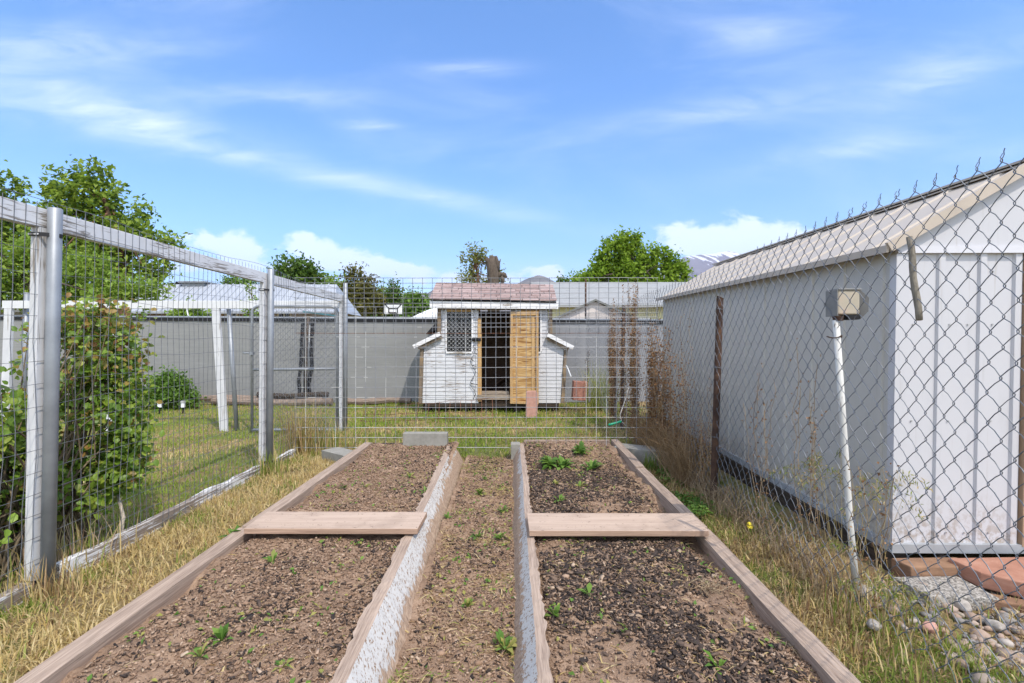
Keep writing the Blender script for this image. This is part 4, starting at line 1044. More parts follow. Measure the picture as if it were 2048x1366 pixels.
# main roof: eave board, shingled front slope, rear slope
ez, rz = hz(600.5), 2.165
m = MB(); m.hexa([(hx(862), HY - .13, hz(617)), (hx(1115), HY - .13, hz(619)), (hx(1115), HY - .09, hz(619)), (hx(862), HY - .09, hz(617)),
                  (hx(862), HY - .13, hz(602)), (hx(1115), HY - .13, hz(604)), (hx(1115), HY - .09, hz(604)), (hx(862), HY - .09, hz(602))])
m.build('eave_board', M['coop_white'], t)
m = MB(); m.bx(hx(880), hx(1100), HY - .06, HY + .02, hz(620), hz(611)); m.build('header_board', M['coop_trim'], t)
m = MB(); ya, yr = HY - .16, HY + .56
rows = 8; x0f, x1f = hx(862.5), hx(1112)
ridge_dx = .0
for r_ in range(rows):
    q0, q1 = r_ / rows, (r_ + 1.35) / rows
    x = x0f - random.random() * .1
    while x < x1f:
        w = random.uniform(.12, .30); xa, xb = max(x, x0f), min(x + w - .008, x1f)
        if xb - xa > .02:
            j = random.uniform(-.008, .010); lift = .022 + random.uniform(0, .014)
            yA, zA = ya + (yr - ya) * q0 - j, ez + (rz - ez) * q0 - j * .6
            yB, zB = ya + (yr - ya) * min(q1, 1.0), ez + (rz - ez) * min(q1, 1.0)
            sl = -.035 * (xa - x0f) / (x1f - x0f); sr = -.035 * (xb - x0f) / (x1f - x0f)
            m.hexa([(xa, yA, zA + sl + .011), (xb, yA, zA + sr + .011 + random.uniform(-.004, .006)), (xb, yB, zB + sr), (xa, yB, zB + sl),
                    (xa, yA + .004, zA + lift + sl), (xb, yA + .004, zA + lift + sr), (xb, yB, zB + .006 + sr), (xa, yB, zB + .006 + sl)])
        x += w
m.build('shingles', M['shingle'], t)
m = MB()
m.hexa([(x0f + .01, ya + .02, ez - .02), (x1f - .01, ya + .02, ez - .055), (x1f - .01, yr, rz - .055), (x0f + .01, yr, rz - .02), (x0f + .01, ya + .02, ez - .004), (x1f - .01, ya + .02, ez - .039), (x1f - .01, yr, rz - .039), (x0f + .01, yr, rz - .004)])
m.hexa([(x0f, yr + .002, rz - .02), (x1f, yr + .002, rz - .055), (x1f, HY + DEP + .14, ez - .06), (x0f, HY + DEP + .14, ez - .02), (x0f, yr + .002, rz + .008), (x1f, yr + .002, rz - .03), (x1f, HY + DEP + .14, ez - .03), (x0f, HY + DEP + .14, ez + .01)])
m.build('roof_deck', M['tarp_black'], t)
for xg in (hx(884), hx(1095)): m = MB(); m.prism([(xg - .01, HY + .0, ze), (xg - .01, HY + DEP, ze), (xg - .01, yr, rz - .06)], (.02, 0, 0)); m.build('gable_end', M['siding'], t)
# windows
for wn, nm in ((win, 0), (win2, 1)):
    m = MB(); m.bx(wn[0], wn[1], HY + .006, HY + .011, wn[2], wn[3]); wo = m.build('window', M['lattice_black'], t)
    m = MB(); x0, x1, z0, z1 = wn
    pitch = .066
    lattice(x0 + .004, x1 - .004, z0 + .004, z1 - .004, pitch, lambda x, z, s_: (x, HY + .001 + .002 * s_, z), .0022)
    nx_, nz_ = int((x1 - x0) / pitch * 2), int((z1 - z0) / pitch * 2)
    for i in range(nx_ + 1):
        for j in range(nz_ + 1):
            if (i + j) % 2: continue
            cx, cz = x0 + .03 + i * pitch / 2, z0 + .03 + j * pitch / 2
            if cx > x1 - .02 or cz > z1 - .02: continue
            d = .009; m.prism([(cx - d, HY - .002, cz), (cx, HY - .002, cz - d), (cx + d, HY - .002, cz), (cx, HY - .002, cz + d)], (0, .003, 0))
    m.build('lattice', M['lattice_white'], wo)
    m = MB(); m.bx(x0 - .012, x1 + .012, HY - .03, HY - .012, z0 - .03, z0 - .002); m.bx(x0 - .03, x0 - .001, HY - .022, HY - .012, z0, z1); m.bx(x1 + .001, x1 + .03, HY - .022, HY - .012, z0, z1)
    m.build('window_frame', M['coop_white'], wo)
    m = MB(); m.bx(x0, x1, HY - .028, HY - .014, z1 - .02, z1 + .014); m.build('window_header', M['door_frame'], wo)
# door jamb, threshold and the door thrown open against the wall
m = MB(); m.bx(hx(955.5), hx(963), HY - .02, HY + .06, hz(803), hz(637)); m.build('door_jamb', M['door_frame'], t)
m = MB(); m.bx(hx(955), hx(1022), HY - .04, HY + .16, hz(799), hz(789)); m.bx(hx(958), hx(1018), HY + .0, HY + .1, hz(788), hz(783)); m.build('threshold', M['coop_floor'], t)
dr_a = R(10); dx_ = Vector((math.cos(dr_a), -math.sin(dr_a), 0)); dn = Vector((-math.sin(dr_a), -math.cos(dr_a), 0))
D0 = Vector((hx(1021), HY - .035, 0)); DW, dz0, dz1 = .455, hz(806), hz(624)
def D(a, d, z): return D0 + dx_ * a + dn * d + Vector((0, 0, z))
def dbox(m, a0, a1, d0, d1, z0, z1, mi=0):
    m.hexa([D(a0, d0, z0), D(a1, d0, z0), D(a1, d1, z0), D(a0, d1, z0), D(a0, d0, z1), D(a1, d0, z1), D(a1, d1, z1), D(a0, d1, z1)], mi)
m = MB(); dbox(m, 0, DW, 0, .012, dz0, dz1); dp = m.build('door', M['door_ply'], t)
m = MB(); dbox(m, 0, .045, .013, .04, dz0, dz1); dbox(m, DW - .03, DW, .013, .04, dz0, dz1); dbox(m, .046, DW - .031, .013, .04, dz0, dz0 + .035); dbox(m, .046, DW - .031, .013, .04, dz1 - .06, dz1)
dbox(m, .10, .125, .013, .02, dz0 + .036, dz1 - .061); dbox(m, DW - .11, DW - .065, .013, .024, dz0 + .036, dz1 - .061)
m.build('door_frame', M['door_frame'], dp)
m = MB(); m.bx(hx(944), hx(962), HY - .05, HY - .022, hz(682), hz(676)); m.tube([(hx(948), HY - .05, hz(679)), (hx(956), HY - .06, hz(679))], .012, 8); m.build('latch', M['black'], t)
m = MB(); m.tube([(hx(946 + 5 * math.sin(i * 1.3)), HY - .03, hz(690 + i * 9)) for i in range(13)], .004, 4)
for i in range(9): m.tube([(hx(946 + 5 * math.sin(i * 1.9)), HY - .03, hz(694 + i * 12)), (hx(951 + 4 * math.sin(i * 2.3)), HY - .035, hz(697 + i * 12))], .006, 4)
m.build('light_string', M['black'], t)
m = MB()
for x in (hx(852), hx(930), hx(1035), hx(1110)): m.bx(x - .06, x + .06, HY + .06, HY + .3, -.05, zb - .031)
m.bx(hx(850), hx(1118), HY + .0, HY + .06, zb - .055, zb - .004)
m.build('foundation', M['sill_timber'], t)

# ---------------------------------------------------------------- small things round the yard
def block(name, px0, px1, Y, w, d, h, z, yaw, label, mat=None, cat='concrete block'):
    m = MB(); m.box((0, 0, h / 2), (w, d, h))
    o = m.build(name, mat or M['concrete'], bevel=.004)
    o.location = ((px0 + px1) / 2 / F * Y - CX / F * Y, Y, z); o.rotation_euler = (0, 0, yaw)
    return tag(o, label, cat, None)
block('concrete_block', 808, 895, 4.90, .435, .10, .145, .105, 0, 'pale concrete block standing upright on the far end of the bare soil bed')
block('concrete_block', 640, 735, 4.72, .46, .19, .15, -.05, R(-38), 'grey concrete block lying askew outside the bare soil bed by the dry grass')
block('concrete_block', 1262, 1312, 4.74, .52, .2, .165, -.03, R(-29), 'large grey concrete block wedged between the bark chip bed and the fence')
block('concrete_block', 1023, 1039, 4.88, .09, .12, .17, -.02, 0, 'small concrete block at the far end of the path against the board')
t = thing('flue_tile', 'terracotta flue tile standing on end beside the playhouse wing', 'flue tile', W(1158, 800, 8.2))
m = MB(); m.box(W(1157, 781, 8.2), (.20, .2, .31), Matrix.Rotation(R(4), 3, 'Y')); m.build('body', M['terracotta'], t, bevel=.008)
m = MB(); m.box(W(1169, 781, 8.2), (.05, .22, .31), Matrix.Rotation(R(4), 3, 'Y')); m.build('collar', M['terracotta'], t, bevel=.008)
m = MB(); p = W(1063, 812, 7.3); m.prism([(p.x - .085, 7.3, .02), (p.x + .085, 7.3, .02), (p.x + .095, 7.3, .38), (p.x + .07, 7.3, .42), (p.x - .05, 7.3, .42), (p.x - .08, 7.3, .40)], (0, .05, 0))
tag(m.build('paver', M['pink_brick'], base=(p.x, 7.3, 0), bevel=.005), 'pinkish paver standing on end in the grass in front of the playhouse door', 'paver')
m = MB()
a, b = W(1217, 850, 5.0), W(1243, 843, 5.03)
q = b - a; m.tube([a + q * s_ for s_ in np.linspace(0, 1, 11)], [.010 + .004 * (i % 2) for i in range(11)], 8)
t = thing('rope_handle', 'green plastic rope handle hanging in the welded mesh panel', 'handle', a)
m.build('grip', M['green_plastic'], t, smooth=True)
m = MB(); m.tube([b, W(1240, 830, 5.03), W(1245, 815, 5.05), W(1252, 795, 5.05), W(1257, 775, 5.05)], .003, 5); m.tube([b, W(1252, 851, 5.03)], .002, 4); m.build('cord', M['string'], t)
m = MB(); m.tube([W(1132, 730, 7.9), W(1136, 738, 7.88), W(1142, 753, 7.85)], .009, 6)
tag(m.build('stick', M['canvas'], base=W(1137, 742, 7.88)), 'thin white rod leaning beside the right playhouse wing', 'rod')
# scrap of wire lying at the foot of the playhouse
t = thing('wire_scrap', 'bent scrap of wire mesh lying in the grass before the playhouse', 'wire scrap', (-1.0, 7.0, .03))
m = MB()
for k_, (z0, y0) in enumerate(((.17, 7.3), (.09, 7.15), (.02, 7.0))):
    m.tube([(-2.1 + i * .155, y0 + .02 * math.sin(i), z0 + (.012 * i if k_ == 0 else .004 * i) + .012 * math.sin(i * 1.7 + k_)) for i in range(13)], .004, 4)
for i in range(13): m.tube([(-2.1 + i * .155, 7.3, .17 + .012 * i), (-2.1 + i * .155 + .02, 7.0, .02)], .004, 4)
m.build('mesh', M['rust_wire'], t)
# old timbers along the foot of the privacy fence
for i, (x0, x1, y, z, r) in enumerate(((-5.9, -3.4, 9.1, .09, .07), (-5.4, -3.2, 9.0, .05, .06), (-4.6, -3.3, 9.05, .17, .05), (-3.0, -1.8, 9.1, .06, .06))):
    m = MB(); m.tube([(x0 + (x1 - x0) * q, y + .03 * math.sin(q * 5 + i), z + .015 * math.sin(q * 7 + i)) for q in np.linspace(0, 1, 10)], [r * (.8 + .3 * random.random()) for _ in range(10)], 8)
    tag(m.build('old_log', M['log_wood'] if i != 2 else M['sill_timber'], base=((x0 + x1) / 2, y, 0)), ['longest weathered log lying along the foot of the grey fabric fence', 'weathered log lying in front of the longest log by the grey fabric fence',
        'dark log lying on top of the two weathered logs', 'weathered log lying in the grass just behind the chain-link gate'][i], 'log')
# two garden lights on the lawn
for i, (px, py) in enumerate(((319, 838), (366, 830))):
    b = Vector(((px - CX) / F * 7.9, 7.9, .0))
    t = thing('garden_light', ('small white garden light on the lawn before the green shrub', 'small white garden light right of the shrub by the logs')[i], 'garden light', b, 'garden lights on the lawn')
    for nm, a, c, r, mt in (('stake', 0, .10, .012, 'black'), ('lamp_body', .10, .17, .03, 'canvas'), ('cap', .17, .20, .036, 'lattice_white')):
        m = MB(); m.tube([b + Vector((0, 0, a)), b + Vector((0, 0, c))], r, 10); m.build(nm, M[mt], t)

# stones in front of the shed
def slab(name, pts, z0, z1, label, mat, tilt=(0, 0), cat='stone slab'):
    c = sum((Vector((x, y, 0)) for x, y in pts), Vector()) / len(pts)
    lo, hi = [], []
    for x, y in pts:
        dz = (x - c.x) * tilt[0] + (y - c.y) * tilt[1]
        lo.append((x + .006 * random.random(), y, z0 + dz)); hi.append((x - (x - c.x) * .02, y - (y - c.y) * .02, z1 + dz))
    n = len(pts); m = MB(); m.add(lo + hi, [tuple(range(n - 1, -1, -1)), tuple(range(n, 2 * n))] + [(i, (i + 1) % n, n + (i + 1) % n, n + i) for i in range(n)])
    return tag(m.build(name, mat, base=(c.x, c.y, z0), bevel=.006), label, cat)
slab('stone_slab', [(2.12, 2.40), (2.86, 2.40), (2.80, 2.06), (2.36, 2.03), (2.14, 2.25)], .035, .105, 'large red sandstone slab lying in front of the shed door', M['sandstone'], (.015, .02))
slab('stone_slab', [(2.06, 2.24), (2.31, 2.10), (2.29, 2.03), (2.06, 2.15)], -.01, .035, 'small brown stone under the front edge of the red slab', M['brown_stone'])
slab('stone_slab', [(2.18, 2.08), (2.72, 2.02), (2.72, 1.93), (2.23, 1.97)], -.03, .030, 'long brown stone in front of and below the red slab', M['brown_stone'])
slab('stone_slab', [(1.88, 2.44), (2.22, 2.45), (2.20, 2.34), (1.90, 2.34)], .0, .085, 'flat brown stone under the near corner of the shed', M['brown_stone'])
slab('paver', [(1.80, 2.33), (2.12, 2.34), (2.12, 2.13), (1.83, 2.15)], -.02, .045, 'grey exposed pebble paver set between shed corner and red slab', M['aggregate'], cat='paver')
slab('stone_slab', [(2.36, 1.93), (2.70, 1.92), (2.70, 1.80), (2.40, 1.82)], -.03, .02, 'pale flat stone nearest the picture edge below the brown stones', M['pink_brick'])
def rock(r, mats, name, label, pos, cat='rock', group=None, sq=.65):
    import bmesh as bmm
    b = bmm.new(); bmm.ops.create_icosphere(b, subdivisions=3, radius=1)
    sd = random.random() * 50; ax = (random.uniform(.8, 1.25), random.uniform(.75, 1.1), sq)
    for v in b.verts:
        n = 1 + .28 * mnoise.noise(v.co * 1.3 + Vector((sd, 0, 0))) + .1 * mnoise.noise(v.co * 3.5 + Vector((0, sd, 0)))
        v.co = Vector((v.co.x * ax[0], v.co.y * ax[1], v.co.z * ax[2])) * n * r
    me = bpy.data.meshes.new(name); b.to_mesh(me); b.free()
    o = link_mesh(name, me, mats, smooth=True); o.location = pos; o.rotation_euler = (0, 0, random.random() * 6)
    return tag(o, label, cat, group)
RK = [(1733, 1185, .045, 'rounded white rock in the weeds right beside the foot of the conduit', 'rock'), (1842, 1182, .05, 'tan rock lying below the pebble paver', 'pebble'), (1747, 1250, .03, 'pale grey rock in dry grass below the white one', 'rock'),
      (1905, 1192, .034, 'bluish grey rock below the small brown stone', 'rock'), (1925, 1210, .036, 'smooth grey rock among gravel below the brown stones', 'rock'), (1860, 1255, .032, 'reddish round rock in the middle of the gravel', 'pink_brick'), (1990, 1250, .03, 'white rock in the gravel near the right picture edge', 'rock'),
      (1880, 1112, .022, 'small brown rock lying on top of the pebble paver', 'pebble')]
for px, py, r, lb, mt in RK:
    z = .055 if py == 1112 else .012
    Y = F * (H - z) / (py - CY)
    rock(r, M[mt], 'rock', lb, ((px - CX) / F * Y, Y, z), 'rock', 'single rocks in front of the shed')
# gravel: too many small stones to count
k_ = 1500; V, T, base = [], [], 0
ico_v = [(0, 0, 1), (.89, 0, .45), (.28, .85, .45), (-.72, .53, .45), (-.72, -.53, .45), (.28, -.85, .45), (.72, .53, -.45), (-.28, .85, -.45), (-.89, 0, -.45), (-.28, -.85, -.45), (.72, -.53, -.45), (0, 0, -1)]
ico_f = [(0, 1, 2), (0, 2, 3), (0, 3, 4), (0, 4, 5), (0, 5, 1), (1, 6, 2), (2, 7, 3), (3, 8, 4), (4, 9, 5), (5, 10, 1), (2, 6, 7), (3, 7, 8), (4, 8, 9), (5, 9, 10), (1, 10, 6), (11, 7, 6), (11, 8, 7), (11, 9, 8), (11, 10, 9), (11, 6, 10)]
for _ in range(k_):
    x, y = random.uniform(1.6, 3.0), random.uniform(1.25, 2.42)
    r = random.uniform(.008, .026) * (1 + (random.random() < .1)); a = random.random() * 6.28; e = random.uniform(.6, 1)
    for vx, vy, vz in ico_v:
        j = random.uniform(.85, 1.12); px_2, py_2 = vx * r * j, vy * r * e * j
        V.append((x + px_2 * math.cos(a) - py_2 * math.sin(a), y + px_2 * math.sin(a) + py_2 * math.cos(a), gz(x, y) + .006 + vz * r * .6 * j))
    T += [tuple(base + i for i in f) for f in ico_f]; base += 12
tag(np_mesh('gravel', np.array(V), np.array(T), np.zeros(len(T)), M['pebble'], smooth=True), kind='stuff')

# ---------------------------------------------------------------- foliage
def leaf_mesh(name, C, N, size, mi, mats, parent=None, shape='kite', base=None, asp=.55):
    """one bent leaf at each centre C facing roughly N"""
    k = len(C); N = N / (np.linalg.norm(N, axis=1, keepdims=True) + 1e-9)
    r = rng.normal(size=(k, 3)); u = np.cross(N, r); u /= np.linalg.norm(u, axis=1, keepdims=True) + 1e-9
    s = np.cross(N, u); L = np.asarray(size)[:, None] if np.ndim(size) else np.full((k, 1), size)
    a = C - u * L * .5; b = C + u * L * .5 - N * L * .12
    c = C + s * L * asp * .5 + N * L * .10 - u * L * .05; d = C - s * L * asp * .5 + N * L * .10 - u * L * .05
    if shape == 'kite':
        V = np.stack([a, c, b, d], 1); q = np.array([(0, 1, 2), (0, 2, 3)])
        T = (np.arange(k)[:, None, None] * 4 + q).reshape(-1, 3); mi = np.repeat(mi, 2)
    else:
        m1 = C - u * L * .22; m2 = C + u * L * .2 - N * L * .03
        c1 = C - u * L * .2 + s * L * asp * .5 + N * L * .12; d1 = C - u * L * .2 - s * L * asp * .5 + N * L * .12
        c2 = C + u * L * .18 + s * L * asp * .42 + N * L * .08; d2 = C + u * L * .18 - s * L * asp * .42 + N * L * .08
        V = np.stack([a, m1, m2, b, c1, c2, d1, d2], 1)
        q = np.array([(0, 4, 1, 1), (1, 4, 5, 2), (2, 5, 3, 3), (0, 1, 6, 6), (1, 2, 7, 6), (2, 3, 7, 7)])
        q = np.array([(0, 4, 1), (1, 4, 5), (1, 5, 2), (2, 5, 3), (0, 1, 6), (1, 2, 7), (1, 7, 6), (2, 3, 7)])
        T = (np.arange(k)[:, None, None] * 8 + q).reshape(-1, 3); mi = np.repeat(mi, 8)
    return np_mesh(name, V.reshape(-1, 3), T, mi, mats, parent, base)

def crown_points(blobs, nclump, per, spread, shell=.55):
    """clump centres in the ellipsoids (biased outward), leaves scattered round each"""
    vol = np.array([b[1][0] * b[1][1] * b[1][2] for b in blobs]) ** .75; vol /= vol.sum()
    cs = []
    for b, v in zip(blobs, vol):
        n = max(2, int(nclump * v)); d = rng.normal(size=(n, 3)); d /= np.linalg.norm(d, axis=1, keepdims=True)
        rad = shell + (1.05 - shell) * rng.random((n, 1)) ** .7
        cs.append(np.array(b[0]) + d * rad * np.array(b[1]))
    Cc = np.concatenate(cs); k = len(Cc)
    sz = rng.uniform(.6, 1.25, k)
    P = np.repeat(Cc, per, 0) + rng.normal(size=(k * per, 3)) * (np.repeat(sz, per)[:, None] * spread * np.array([.9, .9, 1.15]))
    return Cc, P

def tree(name, label, base, blobs, trunk, leaf, nclump, per, spread, size, group=None, bark='bark', shell=.55, cat='tree', up=.7, limbs=14, asp=.6, r0=None, crown='crown'):
    base = Vector(base); t = thing(name, label, cat, base, group)
    Cc, P = crown_points(blobs, nclump, per, spread, shell)
    N = rng.normal(size=P.shape) * .8 + np.array([0, -.15, up])
    leaf_mesh(crown, P, N, rng.uniform(.6, 1.25, len(P)) * size, np.zeros(len(P), int) if not isinstance(leaf, list) else rng.integers(0, len(leaf), len(P)),
              [M[q] for q in leaf] if isinstance(leaf, list) else M[leaf], t, asp=asp)
    m = MB(); tr = [Vector(p) for p in trunk]
    h = (tr[-1] - tr[0]).length; r0 = r0 or h * .035
    m.tube(tr, [r0 * (1 - .75 * i / (len(tr) - 1)) for i in range(len(tr))], 9)
    for i in rng.choice(len(Cc), min(limbs, len(Cc)), replace=False):
        c = Vector(Cc[i]); q = max(.35, min(.95, random.random() * .7 + .3))
        j = q * (len(tr) - 1); a = tr[int(j)].lerp(tr[min(int(j) + 1, len(tr) - 1)], j - int(j))
        mid = a.lerp(c, .5) + Vector((random.uniform(-.1, .1), random.uniform(-.1, .1), .06)) * h * .2
        m.tube([a, mid, c], [r0 * .34, r0 * .22, r0 * .06], 5)
    m.build('trunk', M[bark], t, smooth=True)
    return t
def blobs_px(lst, Y, dep=1.0):
    out = []
    for px, py, rx, ry in lst:
        c = W(px, py, Y + random.uniform(-.25, .25) * rx / F * Y * dep); out.append((tuple(c), (rx / F * Y, rx / F * Y * .8 * dep, ry / F * Y)))
    return out
def at(px, Y, z=0.): return Vector(((px - CX) / F * Y, Y, z))

tree('poplar_tree', 'tall airy green tree with reaching branches and reddish trunk behind the fruit tree', at(246, 15), blobs_px([(170, 395, 42, 50), (110, 420, 34, 60), (150, 352, 26, 22), (215, 410, 40, 50), (195, 352, 28, 22), (255, 455, 42, 40), (285, 420, 16, 32), (300, 480, 40, 30), (335, 492, 28, 20), (225, 500, 60, 45), (130, 480, 60, 60), (305, 535, 40, 25), (170, 540, 80, 40), (100, 365, 18, 28)], 15),
     [at(248, 15), W(246, 560, 15), W(238, 510, 15), W(225, 450, 15), W(205, 390, 15)], ['leaf_poplar', 'leaf_poplar', 'leaf_poplar', 'leaf_dark'], 400, 26, .13, .165, 'trees behind the lawn', 'bark_red', .35, r0=.16, limbs=26)
tree('apple_tree', 'low bright green fruit tree spreading behind the near fence post', at(80, 11.5), blobs_px([(40, 530, 55, 45), (120, 560, 50, 40), (85, 500, 40, 26), (180, 545, 46, 34), (225, 585, 50, 26), (285, 585, 42, 24), (320, 580, 22, 14), (30, 590, 60, 30), (150, 600, 60, 20), (-40, 560, 60, 60)], 11.5),
     [at(90, 11.5), W(75, 590, 11.5), W(50, 556, 11.5), W(20, 530, 11.5)], ['leaf_apple', 'leaf_apple', 'leaf_poplar'], 430, 24, .14, .12, 'trees behind the lawn', 'bark', .3, limbs=20, asp=.5, r0=.13)
tree('poplar_tree', 'green tree cut by the left picture edge behind the fence rail', at(10, 18), blobs_px([(20, 385, 30, 40), (10, 440, 45, 50), (-40, 400, 50, 60), (50, 470, 30, 40)], 18), [at(0, 18), W(2, 520, 18), W(5, 420, 18)], ['leaf_poplar', 'leaf_dark'], 170, 24, .15, .18, 'trees behind the lawn', 'bark', .4)
tree('maple_tree', 'broad bright green maple behind the grey shingle roof', at(1257, 32), blobs_px([(1242, 488, 22, 20), (1262, 478, 13, 13), (1276, 482, 8, 14), (1228, 505, 26, 24), (1268, 512, 24, 26), (1205, 522, 18, 18), (1212, 545, 28, 22), (1318, 500, 10, 16), (1298, 510, 10, 14), (1334, 505, 9, 14), (1345, 522, 12, 14), (1315, 535, 30, 24), (1352, 545, 24, 22), (1265, 550, 40, 28), (1180, 545, 14, 12), (1172, 565, 24, 14), (1320, 575, 50, 18), (1235, 575, 50, 18), (1372, 552, 8, 14)], 32),
     [at(1258, 32), W(1257, 560, 32), W(1256, 500, 32)], ['leaf_maple'], 520, 26, .20, .27, None, 'bark', .45, limbs=20)
tree('snag_tree', 'young sparse tree leafing out beside a dead trunk behind the playhouse', at(955, 26), blobs_px([(952, 505, 24, 14), (938, 530, 20, 20), (968, 520, 18, 22), (930, 560, 20, 14), (985, 555, 26, 14), (1000, 565, 14, 10), (950, 555, 24, 16)], 26), [at(958, 26), W(957, 565, 26), W(952, 530, 26), W(948, 505, 26)], ['leaf_young'], 95, 15, .18, .17, None, 'bark_red', .2, limbs=30, r0=.10)
# dead trunk
m = MB(); Y = 25
t = thing('dead_tree', 'broken grey trunk of a dead tree rising above the playhouse roof', 'dead tree', at(985, Y))
m.tube([at(988, Y), W(987, 572, Y), W(986, 545, Y), W(983, 528, Y), W(985, 512, Y)], [.32, .30, .30, .26, .13], 10); m.tube([W(985, 535, Y), W(976, 522, Y), W(972, 517, Y)], [.18, .15, .10], 8); m.tube([W(988, 545, Y), W(995, 525, Y), W(992, 512, Y)], [.16, .11, .05], 7)
m.build('trunk', M['bark'], t, smooth=True)
m = MB(); m.tube([W(988, 562, Y), W(1000, 548, Y), W(1009, 550, Y), W(1012, 556, Y)], [.17, .14, .13, .08], 8); m.tube([W(1004, 552, Y), W(1006, 562, Y), W(1003, 568, Y)], [.11, .09, .05], 7); m.tube([W(996, 545, Y), W(998, 528, Y), W(1001, 518, Y)], [.09, .06, .02], 6)
m.build('broken_limb', M['bark'], t, smooth=True)
FAR = [('broadleaf_tree', 'round dark green tree rising behind the far end of the left rail', 592, 36, [(575, 540, 28, 18), (605, 545, 28, 16), (590, 565, 44, 22), (628, 565, 18, 12), (560, 580, 30, 20)], 'leaf_dark', 160, .34, .34),
       ('spruce_tree', 'dark olive evergreen behind the mesh panel, tallest of its row', 722, 42, [(712, 552, 20, 14), (735, 565, 14, 18), (720, 580, 36, 22), (700, 590, 30, 20), (735, 605, 40, 24)], 'leaf_olive', 200, .34, .30),
       ('cedar_tree', 'narrow dark conical evergreen right of the olive one', 790, 42, [(788, 576, 9, 12), (788, 590, 13, 14), (788, 606, 17, 16), (788, 622, 19, 12)], 'leaf_dark', 130, .22, .22),
       ('broadleaf_tree', 'mid green tree filling the gap between the two evergreens', 755, 46, [(750, 598, 24, 18), (770, 600, 20, 18), (740, 615, 30, 20), (765, 620, 30, 16)], 'leaf_shrub', 150, .36, .34),
       ('broadleaf_tree', 'low round green tree in front of the blue hill left of the playhouse', 830, 40, [(822, 604, 18, 14), (842, 612, 18, 12), (828, 622, 26, 12)], 'leaf_shrub', 110, .3, .3),
       ('broadleaf_tree', 'leafy tree just left of the olive evergreen above the rail', 665, 44, [(655, 572, 18, 12), (680, 580, 22, 14), (645, 590, 26, 18), (675, 605, 30, 20)], 'leaf_apple', 140, .34, .34),
       ('broadleaf_tree', 'small slender tree standing left of the bright maple', 1126, 50, [(1124, 566, 6, 10), (1130, 576, 12, 10)], 'leaf_dark', 50, .3, .3),
       ('broadleaf_tree', 'yellowish green small tree at the left foot of the bright maple', 1160, 38, [(1157, 562, 12, 10), (1165, 575, 16, 10)], 'leaf_maple', 60, .28, .26),
       ('broadleaf_tree', 'small tree peeping over the white metal roof beside its pipe', 470, 40, [(462, 570, 14, 8), (478, 575, 14, 9), (495, 568, 8, 8)], 'leaf_shrub', 60, .3, .3)]
for nm, lb, px, Y, bl, lf, nc, sp, sz in FAR:
    bb = blobs_px(bl, Y); tree(nm, lb, at(px, Y), bb, [at(px, Y), W(px, 620, Y), W(px, bl[0][1] + 6, Y)], lf, nc, 22, sp, sz, 'far trees beyond the houses', 'bark', .4, limbs=8)
tree('shrub', 'rounded green shrub at the foot of the grey fabric fence', at(342, 8.6), blobs_px([(335, 790, 38, 22), (320, 775, 22, 20), (352, 770, 24, 18), (375, 798, 20, 16), (305, 800, 18, 14), (338, 758, 12, 12)], 8.6), [at(342, 8.6), at(342, 8.6, .3)], ['leaf_shrub'], 330, 18, .06, .062, None, 'stem', .4, 'shrub', limbs=26)
tree('shrub', 'green shrub showing between white beam and fabric fence', at(375, 11), blobs_px([(378, 628, 26, 14), (360, 640, 20, 14), (395, 640, 18, 14)], 11), [at(376, 11), at(376, 11, 1.4)], ['leaf_apple'], 90, 20, .10, .09, None, 'stem', .4, 'shrub')
tree('young_tree', 'thin young tree in front of the white metal roof behind the beam', at(506, 12), blobs_px([(500, 578, 8, 10), (508, 600, 10, 10), (500, 622, 14, 10), (515, 630, 12, 8)], 12), [at(506, 12), W(505, 640, 12), W(503, 575, 12)], ['leaf_apple'], 40, 9, .07, .08, None, 'stem', .1, 'young tree', r0=.025)

# rose bush grown through the square mesh fence
t = thing('rose_bush', 'big leafy rose bush with reddish tips leaning through the square mesh fence', 'rose bush', (-2.6, 2.8, 0))
RB_ = [((-2.72, 3.05, .98), (.30, .36, .30)), ((-2.58, 3.15, 1.12), (.26, .30, .22)), ((-2.42, 3.0, 1.24), (.20, .24, .20)), ((-2.62, 3.0, 1.27), (.26, .26, .14)), ((-2.36, 2.95, 1.02), (.16, .22, .2)), ((-2.66, 2.85, .72), (.34, .36, .32)), ((-2.40, 3.0, .82), (.22, .3, .26)), ((-2.36, 2.95, .52), (.22, .26, .22)),
       ((-2.7, 2.7, .42), (.3, .34, .3)), ((-2.34, 2.86, .62), (.16, .2, .2)), ((-2.38, 2.88, .36), (.2, .26, .17)), ((-2.55, 2.75, .3), (.24, .3, .2)), ((-2.26, 2.95, .42), (.12, .18, .14)), ((-2.62, 2.25, .76), (.34, .28, .30)), ((-2.72, 2.2, .48), (.34, .3, .32)), ((-2.5, 2.15, .95), (.22, .2, .16)), ((-2.36, 2.06, .32), (.13, .14, .12)), ((-2.9, 2.5, .6), (.3, .5, .5)),
       ((-2.22, 2.10, .34), (.07, .08, .07)), ((-2.30, 3.16, 1.30), (.09, .10, .07))]
RB_ = [(c, (r[0] * .95, r[1] * .72, r[2])) for c, r in RB_]
Cc, _ = crown_points(RB_, 2900, 1, .001, .3)
Cc = np.array([c for c in Cc if fbm(c[0] * 4.2, c[1] * 4.2, c[2] * 4.2 + 3) > -.09 and (c[2] < 1.0 or random.random() < .7)])
P = np.repeat(Cc, 7, 0) + rng.normal(size=(len(Cc) * 7, 3)) * .034
N = rng.normal(size=P.shape) * .6 + np.array([.35, -.45, .75])
hi = P[:, 2] + rng.normal(0, .12, len(P)); mi = ((hi > 1.08) & (rng.random(len(P)) < .34) | (rng.random(len(P)) < .06)).astype(int)
